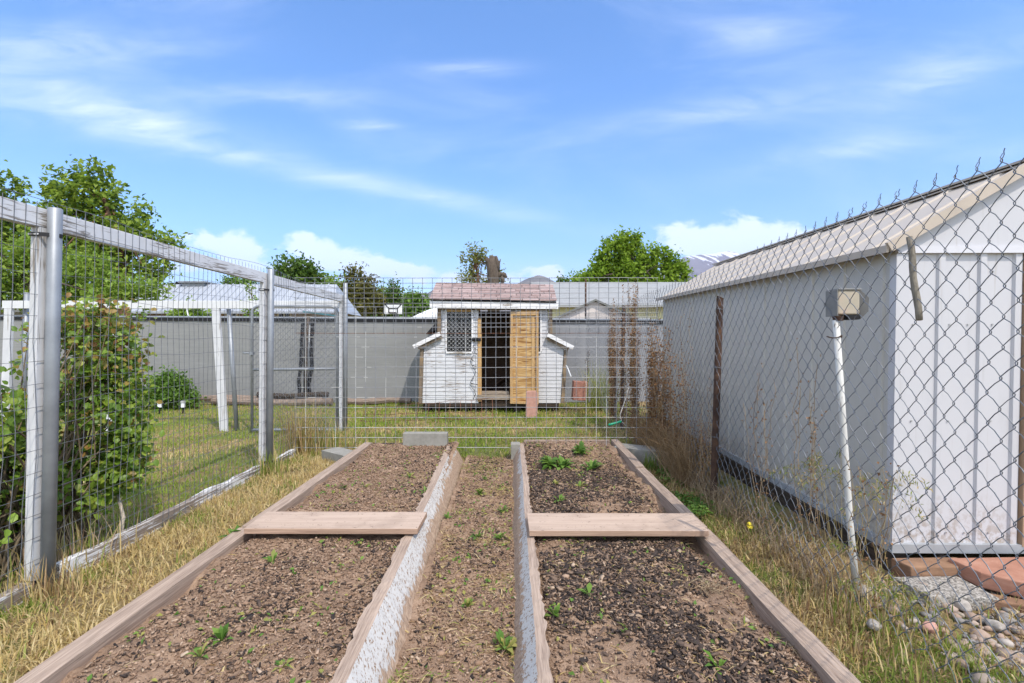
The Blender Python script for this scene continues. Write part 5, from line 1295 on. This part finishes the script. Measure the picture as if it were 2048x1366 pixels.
leaf_mesh('leaves', P, N, rng.uniform(.028, .052, len(P)), mi, [M['rose_leaf'], M['rose_tip']], t, 'leaf', asp=.66)
m = MB(); root = Vector((-2.62, 2.75, -.02))
for i in rng.choice(len(Cc), 110, replace=False):
    c = Vector(Cc[i]); r_ = root + Vector((random.uniform(-.15, .15), random.uniform(-.35, .3), 0)); mid = r_.lerp(c, .6) + Vector((random.uniform(-.06, .06), random.uniform(-.06, .06), .12))
    m.tube([r_, r_.lerp(mid, .5) + Vector((random.uniform(-.03, .03), 0, .02)), mid, c], [.008, .006, .005, .002], 5)
for _ in range(16):
    b = Vector((random.uniform(-2.75, -2.3), random.uniform(2.1, 3.2), .5)); p = [b, b + Vector((random.gauss(0, .03), random.gauss(0, .05), .4)), b + Vector((random.gauss(.04, .05), random.gauss(0, .08), random.uniform(.6, .85)))]
    m.tube(p, [.004, .003, .0012], 5)
m.build('stems', M['stem'], t)
m = MB(); m.tube([W(234, 1092, 2.86), W(240, 1060, 2.85), W(247, 1035, 2.85), W(241, 1010, 2.88), W(236, 990, 2.92)], [.016, .012, .011, .009, .008], 7); m.tube([W(242, 1090, 2.86), W(245, 1060, 2.85), W(247, 1036, 2.85)], [.010, .007, .006], 6); m.build('cane', M['cane'], t, smooth=True)

# ---------------------------------------------------------------- weeds, dry stalks and vines
def plant(name, label, pos, n, L, mats, cat='weed', group=None, kind='rosette', parent=None):
    """leaves rising and spreading from one root"""
    C, Nn, S_ = [], [], []
    m = MB(); pos = Vector(pos)
    for i in range(n):
        a = random.random() * 6.28; e = random.uniform(.15, 1.2); l = L * random.uniform(.5, 1.1)
        d = Vector((math.cos(a) * math.cos(e), math.sin(a) * math.cos(e), math.sin(e)))
        tip = pos + d * l; side = d.cross(Vector((0, 0, 1))).normalized() * l * random.uniform(.10, .2)
        mid = pos + d * l * .55 + Vector((0, 0, l * .12))
        m.add([pos, mid - side, mid + side, tip - Vector((0, 0, l * .12))], [(0, 2, 1), (1, 2, 3)], random.randrange(len(mats)))
    return tag(m.build(name, mats, parent, base=pos if parent is None else None), label, cat, group)
def on(px, py, zf):
    z = .09
    for _ in range(5):
        Y = F * (H - z) / (py - CY); x = (px - CX) / F * Y; z = zf(x, Y)
    return (x, Y, z)
GW = 'weeds sprouted in the beds and on the path'
WD = [(1100, 935, right_z, 46, .15, 'w', 'spreading green weed clump at the far end of the bark chip bed by the path'), (1125, 938, right_z, 40, .13, 'w', 'second spreading green weed beside the far clump in the bark chip bed'), (1160, 908, right_z, 44, .14, 'w', 'green weed patch near the far end board of the bark chip bed'), (1182, 940, right_z, 24, .13, 'w', 'upright green weed in the far half of the bark chip bed'),
      (1110, 970, right_z, 12, .06, 'y', 'yellowish seedling in front of the spreading weed clump, bark chip bed'), (1118, 1008, right_z, 10, .07, 'w', 'bright small weed just behind the plank of the bark chip bed'), (1340, 1018, right_z, 18, .06, 'w', 'low green weed by the timber just behind the plank of the bark chip bed'),
      (1112, 1235, right_z, 8, .07, 'w', 'small round leaved weed by the path board near the front of the bark chip bed'), (1178, 1192, right_z, 9, .06, 'w', 'small round leaved weed in the middle of the bark chips'), (1437, 1340, right_z, 9, .075, 'w', 'upright bright weed at the front of the bark chip bed near the picture bottom'), (1420, 1110, right_z, 9, .06, 'y', 'yellowing weed against the timber in front of the right plank'),
      (1160, 975, right_z, 8, .07, 'y', 'yellow green seedling among chips behind the plank of the bark chip bed'),
      (730, 975, left_z, 14, .06, 'y', 'yellowish tuft behind the plank of the bare soil bed'), (690, 978, left_z, 10, .05, 'y', 'small yellow tuft left of the larger tuft behind the plank of the bare soil bed'), (820, 955, left_z, 16, .06, 'y', 'pale tuft in the far half of the bare soil bed'), (850, 985, left_z, 12, .05, 'w', 'green tuft by the path board behind the plank of the bare soil bed'),
      (475, 1085, left_z, 16, .13, 'w', 'long leaved green weed at the left end of the left plank'), (645, 1068, left_z, 16, .06, 'w', 'green weed along the front edge of the left plank'), (443, 1285, left_z, 12, .07, 'w', 'green sprout standing in bare soil at the front of the bare soil bed'), (400, 1315, left_z, 12, .06, 'y', 'flat straggling weed near the bottom of the bare soil bed'), (565, 1335, left_z, 12, .05, 'y', 'orange yellow weed near the bottom right of the bare soil bed'), (590, 1150, left_z, 6, .035, 'w', 'tiny green seedling in the middle of the bare soil bed'), (545, 1125, left_z, 12, .07, 'y', 'dry yellow sprawling stem in the bare soil bed before the plank'),
      (960, 990, path_z, 30, .07, 'y', 'yellow green grass tuft in the middle of the path'), (1005, 1025, path_z, 14, .06, 'w', 'green weed on the path against the right board'), (895, 1038, path_z, 12, .05, 'w', 'green weed on the path against the left board'), (955, 1075, path_z, 18, .06, 'w', 'low green weed in the path level with the planks'), (1000, 1078, path_z, 16, .06, 'w', 'green weed right of the one in the path by the planks'),
      (1010, 1300, path_z, 26, .08, 'y', 'yellowish clump against the right board at the front of the path'), (935, 1215, path_z, 20, .05, 'y', 'straw coloured tuft in the front half of the path'), (968, 960, path_z, 12, .05, 'w', 'small green tuft behind the yellow tuft on the path')]
for px, py, zf, n, L, c, lb in WD:
    x, y, z = on(px, py, zf)
    plant('weed', lb, (x, y, z), n, L, [M['weed'], M['weed_yellow']] if c == 'y' else [M['weed'], M['leaf_shrub']], 'weed', GW)
# dry clumps of pulled grass
for px, py, zf, lb in ((1418, 1180, right_z, 'pale clump of dry pulled grass among the chips of the bark chip bed'), (1605, 1300, right_z, 'dry tan root clump against the right timber near the picture bottom'), (1300, 1068, right_z, 'dry tan grass clump in front of the right plank'), (1145, 925, right_z, 'dry curled pale leaf beside the green weeds in the bark chip bed')):
    x, y, z = on(px, py, zf); m = MB()
    for i in range(46):
        a = random.random() * 6.28; l = random.uniform(.03, .09); b = Vector((x + random.gauss(0, .022), y + random.gauss(0, .014), z + .004))
        m.tube([b, b + Vector((math.cos(a) * l * .5, math.sin(a) * l * .5, random.uniform(.005, .03))), b + Vector((math.cos(a + .4) * l, math.sin(a + .4) * l, random.uniform(0, .012)))], .0013, 3)
    tag(m.build('dry_grass_clump', M['stalk'], base=(x, y, z)), lb, 'dry grass', 'clumps of dry grass in the bark chip bed')
# yellow flower in the weeds
x, y, z = on(1500, 1077, gz); m = MB()
for i in range(14):
    a = i * 6.28 / 14; m.add([(x, y, z + .075), (x + .014 * math.cos(a - .25), y + .012 * math.sin(a - .25), z + .078 + .014 * math.sin(a)), (x + .022 * math.cos(a), y + .012 * math.sin(a), z + .075 + .018 * math.sin(a)), (x + .014 * math.cos(a + .25), y + .012 * math.sin(a + .25), z + .078 + .014 * math.sin(a))], [(0, 1, 2, 3)])
t = thing('yellow_flower', 'single yellow flower in the weeds between bark chip bed and chain-link fence', 'flower', (x, y, z)); m.build('petals', M['yellow'], t)
m = MB(); m.tube([(x + .01, y, z), (x, y, z + .074)], .002, 4); m.build('stalk', M['weed'], t)
# tall straw-coloured grass clump at the left end of the panels and greener tufts
def tallgrass(name, label, px, Y, n, h, sp, mats, cat='grass clump', group=None, z=0.):
    c = at(px, Y, z); pts = [(c.x + random.gauss(0, sp), c.y + random.gauss(0, sp * .7), c.z) for _ in range(n)]
    o = blades(name, pts, h, .3, mats, (.0018, .0036), pick=lambda a, b: random.randrange(len(mats)))
    me = o.data; me.transform(Matrix.Translation(-c)); o.location = c; return tag(o, label, cat, group)
tallgrass('grass_clump', 'tall straw coloured grass clump at the left end of the mesh panels', 604, 5.05, 330, (.25, .62), .10, [M['g_yellow'], M['g_yellow'], M['weed_yellow'], M['thatch']])
tallgrass('grass_clump', 'shorter green and straw grass clump behind the left concrete block', 668, 5.2, 190, (.15, .40), .10, [M['g_green'], M['g_yellow']])
tallgrass('grass_clump', 'tall green grass by the rusty far fence post right of the playhouse', 1205, 8.2, 300, (.3, .95), .14, [M['g_green'], M['weed_yellow']])
tallgrass('grass_clump', 'green grass tuft before the large grey block by the fence', 1300, 4.45, 80, (.08, .2), .04, [M['g_green'], M['weed']])
tallgrass('grass_clump', 'dry grass rooted at the foot of the near steel post', 92, 2.24, 200, (.06, .20), .085, [M['g_yellow'], M['thatch'], M['g_yellow']])
tallgrass('grass_clump', 'straggly straw stems along the kick board right of the near post', 140, 2.6, 200, (.06, .26), .13, [M['g_yellow'], M['g_green'], M['stalk']])
tallgrass('grass_clump', 'dry grass at the foot of the second steel post', 536, 4.25, 130, (.1, .28), .06, [M['g_yellow'], M['g_green']])
def cheat(label, px, py, Y, n, h, z0):
    """drooping feathery seed heads"""
    t = thing('cheatgrass', label, 'wild grass', at(px, Y, z0), 'drooping wild grass by the chain-link fence')
    m = MB(); sd, nn = [], []
    for i in range(n):
        b = at(px, Y, z0) + Vector((random.gauss(0, .06), random.gauss(0, .06), 0)); a = random.uniform(0, 6.28); l = h * random.uniform(.7, 1.15)
        top = b + Vector((math.cos(a) * l * .25, math.sin(a) * l * .25, l)); tip = top + Vector((math.cos(a) * l * .3, math.sin(a) * l * .3, -l * .12))
        m.tube([b, b.lerp(top, .5) - Vector((math.cos(a), math.sin(a), 0)) * l * .03, top, tip], [.0012, .001, .0008, .0005], 3)
        for j in range(26):
            q = random.random(); p = top.lerp(tip, q) + Vector((random.gauss(0, .012), random.gauss(0, .012), -random.random() * .05)); sd.append(p); nn.append((random.gauss(0, 1), random.gauss(0, 1), .1))
    m.build('stems', M['g_yellow'], t)
    leaf_mesh('seed_heads', np.array(sd), np.array(nn), rng.uniform(.018, .034, len(sd)), rng.integers(0, 3, len(sd)), [M['g_green'], M['weed_yellow'], M['g_yellow']], t, asp=.16)
cheat('feathery green wild grass drooping left of the white conduit', 1668, 960, 2.62, 13, .50, .05)
cheat('drooping yellow green wild grass between conduit and shed corner', 1745, 960, 2.42, 13, .42, .05)
cheat('low wild grass growing at the fence foot near the picture bottom', 1760, 1200, 1.95, 9, .30, .0)
tallgrass('grass_clump', 'mixed dry stems at the foot of the chain-link fence below the conduit', 1700, 2.15, 160, (.05, .17), .14, [M['g_yellow'], M['g_green'], M['stalk'], M['thatch']])
tallgrass('grass_clump', 'dry tangled stems at the foot of the chain-link fence nearest the viewer', 1830, 1.75, 140, (.04, .11), .17, [M['g_yellow'], M['stalk'], M['thatch'], M['g_green']])
# dried vines on the chain-link
def vine(label, Y, z0, z1, n, w, x=CXF - .02, bare=14):
    n = int(n * (1.8 if Y < 4.2 else 1)); lo, hi = (.006, .017) if Y < 4.2 else (.012, .030)
    t = thing('dried_vine', label, 'dried vine', (x, Y, max(0, z0)), 'dried brown vines on the chain-link fence'); m = MB(); C = []
    for i in range(bare):
        y = Y + random.gauss(0, w * .6); p = [Vector((x + random.gauss(0, .015), y, z0))]
        top = z0 + (z1 - z0) * random.uniform(.5, 1)
        while p[-1].z < top: p.append(p[-1] + Vector((random.gauss(0, .006), random.gauss(0, w * .16), random.uniform(.04, .09))))
        if len(p) > 1: m.tube(p, .0016, 3, cap=False)
        for q in p:
            for _ in range(max(1, int(n / bare / len(p)))): C.append(q + Vector((random.gauss(0, .014), random.gauss(0, w * .25 if Y > 4.2 else .012), random.gauss(0, .03))))
    m.build('stems', M['stalk'], t)
    C = np.array(C); leaf_mesh('withered_leaves', C, rng.normal(size=C.shape), rng.uniform(lo, hi, len(C)), np.zeros(len(C), int), M['dryvine'], t, asp=.7)
vine('thick dried vine on the farther vine-covered post right of the playhouse', 7.1, .1, 1.70, 4600, .17, CXF, 30)
vine('thick dried vine on the nearer vine-covered post behind the panel', 5.95, .1, 1.85, 4200, .12, CXF, 30)
vine('thin dried vine hanging between the two thick vines', 6.5, .1, 1.45, 1500, .12, CXF, 10)
vine('dense dark dried vine where the mesh panel meets the chain-link fence', 5.05, .0, 1.30, 4200, .15, CXF - .03, 34)
vine('reddish dried vine climbing right of the panel end', 4.72, .0, 1.22, 1500, .12, CXF - .03, 20)
vine('sparse dried vine with a dark tuft left of the rusty post', 4.05, .0, 1.40, 600, .07, CXF - .03, 12)
vine('thin dried vine between the tufted vine and the panel', 4.4, .0, 1.10, 800, .12, CXF - .03, 16)
vine('low dried vine just left of the rusty post', 3.75, .0, .80, 420, .12, CXF - .03, 14)
vine('wispy dried vine above the base of the white conduit', 2.42, .2, 1.12, 170, .08, CXF - .03, 6)
vine('wispy dried vine midway between rusty post and conduit', 2.85, .15, .95, 150, .10, CXF - .03, 6)
vine('twisted dried vine crossing the mesh before the shed corner', 2.05, .1, .75, 110, .10, CXF - .03, 5)
vine('brown vine on the far rusty post beside the playhouse', 9.5, .05, 1.35, 1800, .05, CXF, 8)
# tangle of dry weed stalks at the foot of the fence
def stalks(y0, y1, n, h):
    V = []
    m = MB()
    for _ in range(n):
        y = random.uniform(y0, y1); b = Vector((CXF + random.gauss(-.02, .06), y, gz(CXF, y))); l = random.uniform(*h)
        d = Vector((random.gauss(0, .3), random.gauss(0, .45), 1)).normalized(); e = Vector((random.gauss(0, .5), random.gauss(0, .8), .4)).normalized()
        m.tube([b, b + d * l * .6, b + d * l * .6 + e * l * .5], [.0016, .0013, .0007], 3, cap=False)
    return m
m = stalks(2.2, 5.0, 1100, (.06, .26)); tag(m.build('dead_weeds', [M['stalk']]), kind='stuff')
m = stalks(3.9, 5.6, 2200, (.15, .55)); tag(m.build('dead_weeds', [M['thatch']]), kind='stuff')
# creeping green ground cover outside the bark chip bed
pts = scatter(900, 1.12, 1.45, 3.2, 4.5, lambda x, y: sm(-.1, .3, fbm(x * 3, y * 2.5, 81)) + .05)
C = np.array(pts) + np.array([0, 0, .02]); C[:, 2] += rng.uniform(0, .03, len(C))
tag(leaf_mesh('ground_cover', C, rng.normal(size=C.shape) * .4 + np.array([0, 0, 1]), rng.uniform(.02, .045, len(C)), np.zeros(len(C), int), M['weed']), kind='stuff')
# seedlings over the beds, too many and small to count
pts = scatter(500, .15, 1.0, 1.2, 5, lambda x, y: .1 + .9 * sm(.1, .4, fbm(x * 3, y * 3, 91)), right_z) + scatter(420, -1.35, -.55, 1.2, 5, lambda x, y: .1 + .9 * sm(.1, .4, fbm(x * 3, y * 3, 93)), left_z) + scatter(500, -.36, .02, 1.2, 5, lambda x, y: .15 + .9 * sm(.05, .35, fbm(x * 4, y * 4, 95)), path_z)
C = np.array(pts) + np.array([0, 0, .012])
tag(leaf_mesh('seedlings', C, rng.normal(size=C.shape) * .6 + np.array([0, -.2, 1]), rng.uniform(.010, .03, len(C)), rng.integers(0, 2, len(C)), [M['weed'], M['weed_yellow']]), kind='stuff')

# ---------------------------------------------------------------- neighbours' houses and yard things
def gable_house(name, label, x0, x1, y0, y1, zw, zr, wall, roof, eave=.35, cat='house', windows=(), th=.08, hip=0):
    t = thing(name, label, cat, ((x0 + x1) / 2, y0, 0)); ym = (y0 + y1) / 2
    m = MB(); m.bx(x0, x1, y0, y0 + .15, 0, zw); m.bx(x0, x1, y1 - .15, y1, 0, zw)
    if hip: m.bx(x1 - .15, x1, y0 + .15, y1 - .15, 0, zw)
    for x in (x0, x1 - .15) if not hip else (x0,): m.prism([(x, y0 + .15, 0), (x, y1 - .15, 0), (x, y1 - .15, zw), (x, ym, zr - .1), (x, y0 + .15, zw)], (.15, 0, 0))
    m.build('wall', M[wall], t)
    sl = (zr - zw) / (ym - y0)
    m = MB()
    for s_ in (1, -1):
        ye = (y0 - eave) if s_ > 0 else (y1 + eave); zz = zw - eave * sl
        m.hexa([(x0 - .3, ye, zz), (x1 + .3, ye, zz), (x1 + .3 - hip, ym, zr), (x0 - .3, ym, zr), (x0 - .3, ye, zz + th), (x1 + .3, ye, zz + th), (x1 + .3 - hip, ym, zr + th), (x0 - .3, ym, zr + th)])
    if hip:
        za = zw - eave * sl; m.add([(x1 + .3, y0 - eave, za + th), (x1 + .3, y1 + eave, za + th), (x1 + .3 - hip, ym, zr + th)], [(0, 1, 2)])
    r_ = m.build('roof', M[roof], t)
    for xa, xb, za, zb_ in windows:
        m = MB(); m.bx(xa, xb, y0 - .03, y0 + .02, za, zb_); w = m.build('window', M['white_wall'], t)
        m = MB(); m.bx(xa + .06, (xa + xb) / 2 - .03, y0 - .036, y0 - .031, za + .06, zb_ - .06); m.bx((xa + xb) / 2 + .03, xb - .06, y0 - .036, y0 - .031, za + .06, zb_ - .06); m.build('pane', M['dark_glass'], w)
    return t, r_, sl, ym
HYL = 19.0
t, r_, sl, ym = gable_house('house', 'low house with ribbed white metal roof and tan brick wall on the left', at(322, HYL).x - 4, at(662, HYL).x, HYL, HYL + 2.4, 2.55, 3.40, 'brick_wall', 'metal_roof', .5, hip=.5,
                            windows=[(at(405, HYL).x, at(425, HYL).x, 1.5, 2.3), (at(452, HYL).x, at(476, HYL).x, 1.5, 2.3), (at(555, HYL).x, at(583, HYL).x, 1.5, 2.3)])
m = MB(); x = at(322, HYL).x - 4.2
while x < at(655, HYL).x - .3:
    m.hexa([(x, HYL - .5, 2.55 - .5 * sl + .08), (x + .035, HYL - .5, 2.55 - .5 * sl + .08), (x + .035, ym, 3.48), (x, ym, 3.48), (x, HYL - .5, 2.55 - .5 * sl + .12), (x + .035, HYL - .5, 2.55 - .5 * sl + .12), (x + .035, ym, 3.52), (x, ym, 3.52)]); x += .3
m.build('standing_seams', M['metal_roof'], r_)
m = MB(); c = W(400, 575, 20.5); m.box(c, (.9, .9, .25)); m.box(c + Vector((0, 0, .17)), (1.1, 1.1, .06)); m.build('roof_vent', M['galv'], r_)
for px, py, Y, h, rr in ((464, 585, 21, .5, .05), (453, 597, 20.5, .25, .09), (396, 604, 20, .2, .04)):
    m = MB(); c = W(px, py, Y); m.tube([c - Vector((0, 0, h * .5)), c + Vector((0, 0, h * .6))], rr, 8); m.build('vent_pipe', M['galv'] if h > .4 else M['black'], r_)
m = MB(); c = W(366, 572, 21.2); 
for i in range(5): m.box(c + Vector((i * .22 - .4, 0, .05 * (i % 2))), (.16, .2, .26))
m.build('chimney_cowl', M['black'], r_)
t, r_, sl, ym = gable_house('house', 'long low house with grey shingle roof and cream wall behind the right fence', at(1085, 20).x, at(1332, 20).x + 4, 20, 27.5, 2.66, 3.92, 'yellow_wall', 'grey_shingle', .4, windows=[(at(1265, 20).x, at(1300, 20).x, 1.3, 2.1)])
for px in (1222, 1292): 
    m = MB(); m.box(W(px, 580, 23), (.28, .3, .16)); m.build('roof_vent', M['vent'], r_)
t, r_, sl, ym = gable_house('garden_shed', 'small shed with dark trimmed gable of pale siding behind the fabric fence', 0, 2.0, 11.5, 13.5, 1.6, 2.1, 'pinkish_wall', 'grey_trim', .1, 'shed')
# turn its gable to the viewer
for ch in list(t.children): pass
bpy.data.objects.remove(r_)
for ch in list(t.children): bpy.data.objects.remove(ch)
sy = 12.0; ax_, az_ = at(1190, sy).x, W(0, 600, sy).z; hw = 1.08; ez_ = W(0, 641, sy).z
t.location = (ax_, sy, 0)
m = MB(); m.prism([(ax_ - hw + .06, sy, 0), (ax_ + hw - .06, sy, 0), (ax_ + hw - .06, sy, ez_ + .02), (ax_, sy, az_ - .04), (ax_ - hw + .06, sy, ez_ + .02)], (0, 2, 0)); m.build('wall', M['pinkish_wall'], t)
m = MB()
for s_ in (-1, 1): m.hexa([(ax_, sy - .1, az_ - .03), (ax_ + s_ * (hw + .06), sy - .1, ez_ - .05), (ax_ + s_ * (hw + .06), sy + 2.1, ez_ - .05), (ax_, sy + 2.1, az_ - .03), (ax_, sy - .1, az_ + .02), (ax_ + s_ * (hw + .06), sy - .1, ez_), (ax_ + s_ * (hw + .06), sy + 2.1, ez_), (ax_, sy + 2.1, az_ + .02)])
m.build('roof', M['grey_trim'], t)
t, r_, sl, ym = gable_house('house', 'grey gabled house glimpsed behind the fruit tree at the left edge', at(-60, 17).x, at(48, 17).x, 17, 21, 2.2, 2.75, 'concrete', 'grey_trim', .2)
# white boat-like canvas cover, teal tarp, hoop
cx0, cx1, cyY = at(795, 12).x, at(905, 12).x, 12.0; m = MB(); prof = []
for i in range(13):
    q = i / 12; x = cx0 + (cx1 - cx0) * q; top = 1.62 + .40 * math.sin(min(1, q * 1.15) * math.pi / 2) ** 1.2
    prof += [(x, cyY, .4), (x, cyY - .02, top - .18), (x, cyY + .25, top), (x, cyY + 1.6, top + .02), (x, cyY + 1.9, .4)]
f = [(i * 5 + k_, i * 5 + k_ + 1, i * 5 + 6 + k_, i * 5 + 5 + k_) for i in range(12) for k_ in range(4)] + [(0, 1, 2, 3, 4), (64, 63, 62, 61, 60)]
m.add(prof, f); t = thing('covered_trailer', 'rounded white canvas covered trailer left of the playhouse roof', 'trailer', ((cx0 + cx1) / 2, cyY, 0)); m.build('canvas_cover', M['canvas'], t, smooth=False)
m = MB()
for x in (cx0 + .3, cx1 - .3): m.tube([(x, cyY + .3, .25), (x, cyY + .5, .25)], .25, 12)
m.bx(cx0 + .1, cx1 - .1, cyY + .1, cyY + 1.8, .3, .42); m.build('chassis', M['black'], t)
m = MB(); a0, a1 = at(742, 11).x, at(806, 11).x
vs = [];
for i in range(15):
    for j in range(6):
        q = i / 14; vs.append((a0 + (a1 - a0) * q, 10.6 + j * .16, 1.56 + .12 * math.sin(q * math.pi) * math.sin((j + 1) / 7 * math.pi) + .035 * fbm(q * 6, j * .8, 2)))
m.add(vs, [(i * 6 + j, i * 6 + j + 6, i * 6 + j + 7, i * 6 + j + 1) for i in range(14) for j in range(5)])
m.bx(a0 + .02, a1 - .02, 10.7, 11.3, .02, 1.50)
tag(m.build('tarp_stack', M['teal_tarp'], base=((a0 + a1) / 2, 11, 0)), 'teal tarpaulin over a stack behind the fabric fence below the hoop', 'tarp')
m = MB(); a0, a1 = at(635, 11).x, at(682, 11).x; m.bx(a0, a1, 10.8, 11.4, 0, 1.63); m.bar((a0 - .1, 10.8, 1.78), (a1 + .4, 10.8, 1.66), .7, .03)
tag(m.build('tarp_stack', M['teal_tarp'], base=((a0 + a1) / 2, 11, 0)), 'low teal covered stack seen through the chain-link gate top', 'tarp')
by = 28.0; t = thing('basketball_hoop', 'white basketball backboard on a pole beyond the fabric fence', 'basketball hoop', at(787, by))
bx0, bx1, bz0, bz1 = at(769, by).x, at(804, by).x, W(0, 628, by).z, W(0, 607, by).z
m = MB(); m.bx(bx0, bx1, by, by + .04, bz0, bz1); m.build('backboard', M['canvas'], t)
m = MB()
for a in ((bx0 + .25, bx1 - .25, bz0 + .05, bz0 + .32),): 
    for (p, q) in (((a[0], a[2]), (a[0], a[3])), ((a[1], a[2]), (a[1], a[3])), ((a[0], a[3]), (a[1], a[3])), ((a[0], a[2]), (a[1], a[2]))): m.bar((p[0], by - .02, p[1]), (q[0], by - .02, q[1]), .05, .02, (0, 1, 0))
for xs in ((bx0 + .02, bx0 + .25), (bx1 - .02, bx1 - .25)): m.bar((xs[0], by - .02, bz1 - .02), (xs[1], by - .02, bz0 + .32), .05, .02, (0, 1, 0))
m.bar((bx0, by - .02, bz1 - .02), (bx1, by - .02, bz1 - .02), .05, .02, (0, 1, 0)); m.build('board_marking', M['black'], t)
m = MB(); c = Vector(((bx0 + bx1) / 2, by - .28, bz0 + .08)); m.tube([c + Vector((.23 * math.cos(a), .23 * math.sin(a), 0)) for a in np.linspace(0, 6.2832, 17)], .012, 5); m.build('rim', M['rust'], t)
m = MB(); m.tube([((bx0 + bx1) / 2, by + .5, 0), ((bx0 + bx1) / 2, by + .5, bz0 + .1), ((bx0 + bx1) / 2, by + .05, bz0 + .25)], .06, 8); m.build('pole', M['black'], t)
m = MB(); m.tube([W(373, 614, 9.7), W(375, 626, 9.7), W(378, 634, 9.65)], .011, 6)
tag(m.build('white_rod', M['canvas'], base=W(375, 626, 9.7)), 'short white rod rising above the fabric fence top by the shrub', 'rod')

# ---------------------------------------------------------------- hills and the snowy mountain
def ridge(name, pts, Y, dep, mat, rough=.1):
    """pts: skyline (px, py) left to right; a body with a front and a rear slope"""
    m = MB(); xs = np.linspace(pts[0][0], pts[-1][0], 110); rows = 14; vs = []
    pxs = [p[0] for p in pts]; pys = [p[1] for p in pts]
    for px in xs:
        top = W(px, float(np.interp(px, pxs, pys)), Y)
        for j in range(rows + 1):
            q = j / rows; h = top.z * (1 - abs(q * 2 - 1) ** 1.25) ; yy = Y + dep * (q * 2 - 1)
            h *= 1 + rough * 2.2 * (1 - (1 - abs(q * 2 - 1))) * fbm(px * .07, q * 6, Y * .001, 5)
            vs.append((top.x, yy, max(h - 3, -8) if 0 < j < rows else -12))
    m.add(vs, [(i * (rows + 1) + j, (i + 1) * (rows + 1) + j, (i + 1) * (rows + 1) + j + 1, i * (rows + 1) + j + 1) for i in range(109) for j in range(rows)])
    return tag(m.build(name, mat, base=(vs[0][0], Y, 0), smooth=True), kind='structure')
def snow_mat(n):
    v = n.coord('Object', (.0016, .0005, .0005)); z = n.node('ShaderNodeSeparateXYZ', {0: n.coord()}).outputs[2]
    g = n.noise(n.turned((0, R(14), 0), (.0085, .001, .0012)), 1.3, 6, .6, .6)
    rock_ = n.ramp(n.noise(n.coord('Object', (.004, .004, .004)), 2, 8, .7), [(.3, (.12, .10, .09)), (.7, (.25, .22, .20))])
    s_ = n.math('ADD', n.math('MULTIPLY', n.math('SUBTRACT', z, 1180), .0018), n.math('MULTIPLY', n.math('SUBTRACT', g, .5), 3.0))
    return n.mix(n.step(s_, .16, .3), rock_, (.85, .86, .88))
ridge('hill', [(700, 640), (760, 622), (800, 588), (840, 584), (850, 588), (875, 574), (900, 567), (925, 568), (960, 582), (1000, 585), (1020, 575), (1050, 558), (1077, 549), (1092, 553), (1110, 563), (1140, 578), (1175, 600), (1230, 640)], 3200, 900, M['hill'])
ridge('snowy_mountain', [(1240, 640), (1300, 560), (1340, 530), (1367, 513), (1400, 509), (1425, 507), (1440, 504), (1460, 501), (1480, 507), (1510, 515), (1560, 520), (1640, 560), (1760, 640)], 8000, 2600, material('snow_streaked_rock', lambda n: (snow_mat(n),), .9), .14)
# clear spring air between here and the mountains
m = MB(); m.bx(-9000, 9000, -60, 11500, -14, 1560)
hz_m = bpy.data.materials.new('air'); hz_m.use_nodes = True; nt = NT(hz_m.node_tree); nt.n.clear()
pv = nt.node('ShaderNodeVolumePrincipled', {'Color': (.72, .74, 1.0), 'Density': .00009, 'Anisotropy': .2})
nt.l.new(pv.outputs[0], nt.node('ShaderNodeOutputMaterial').inputs['Volume'])
HAZE = True
if HAZE: tag(m.build('haze', hz_m), kind='stuff')
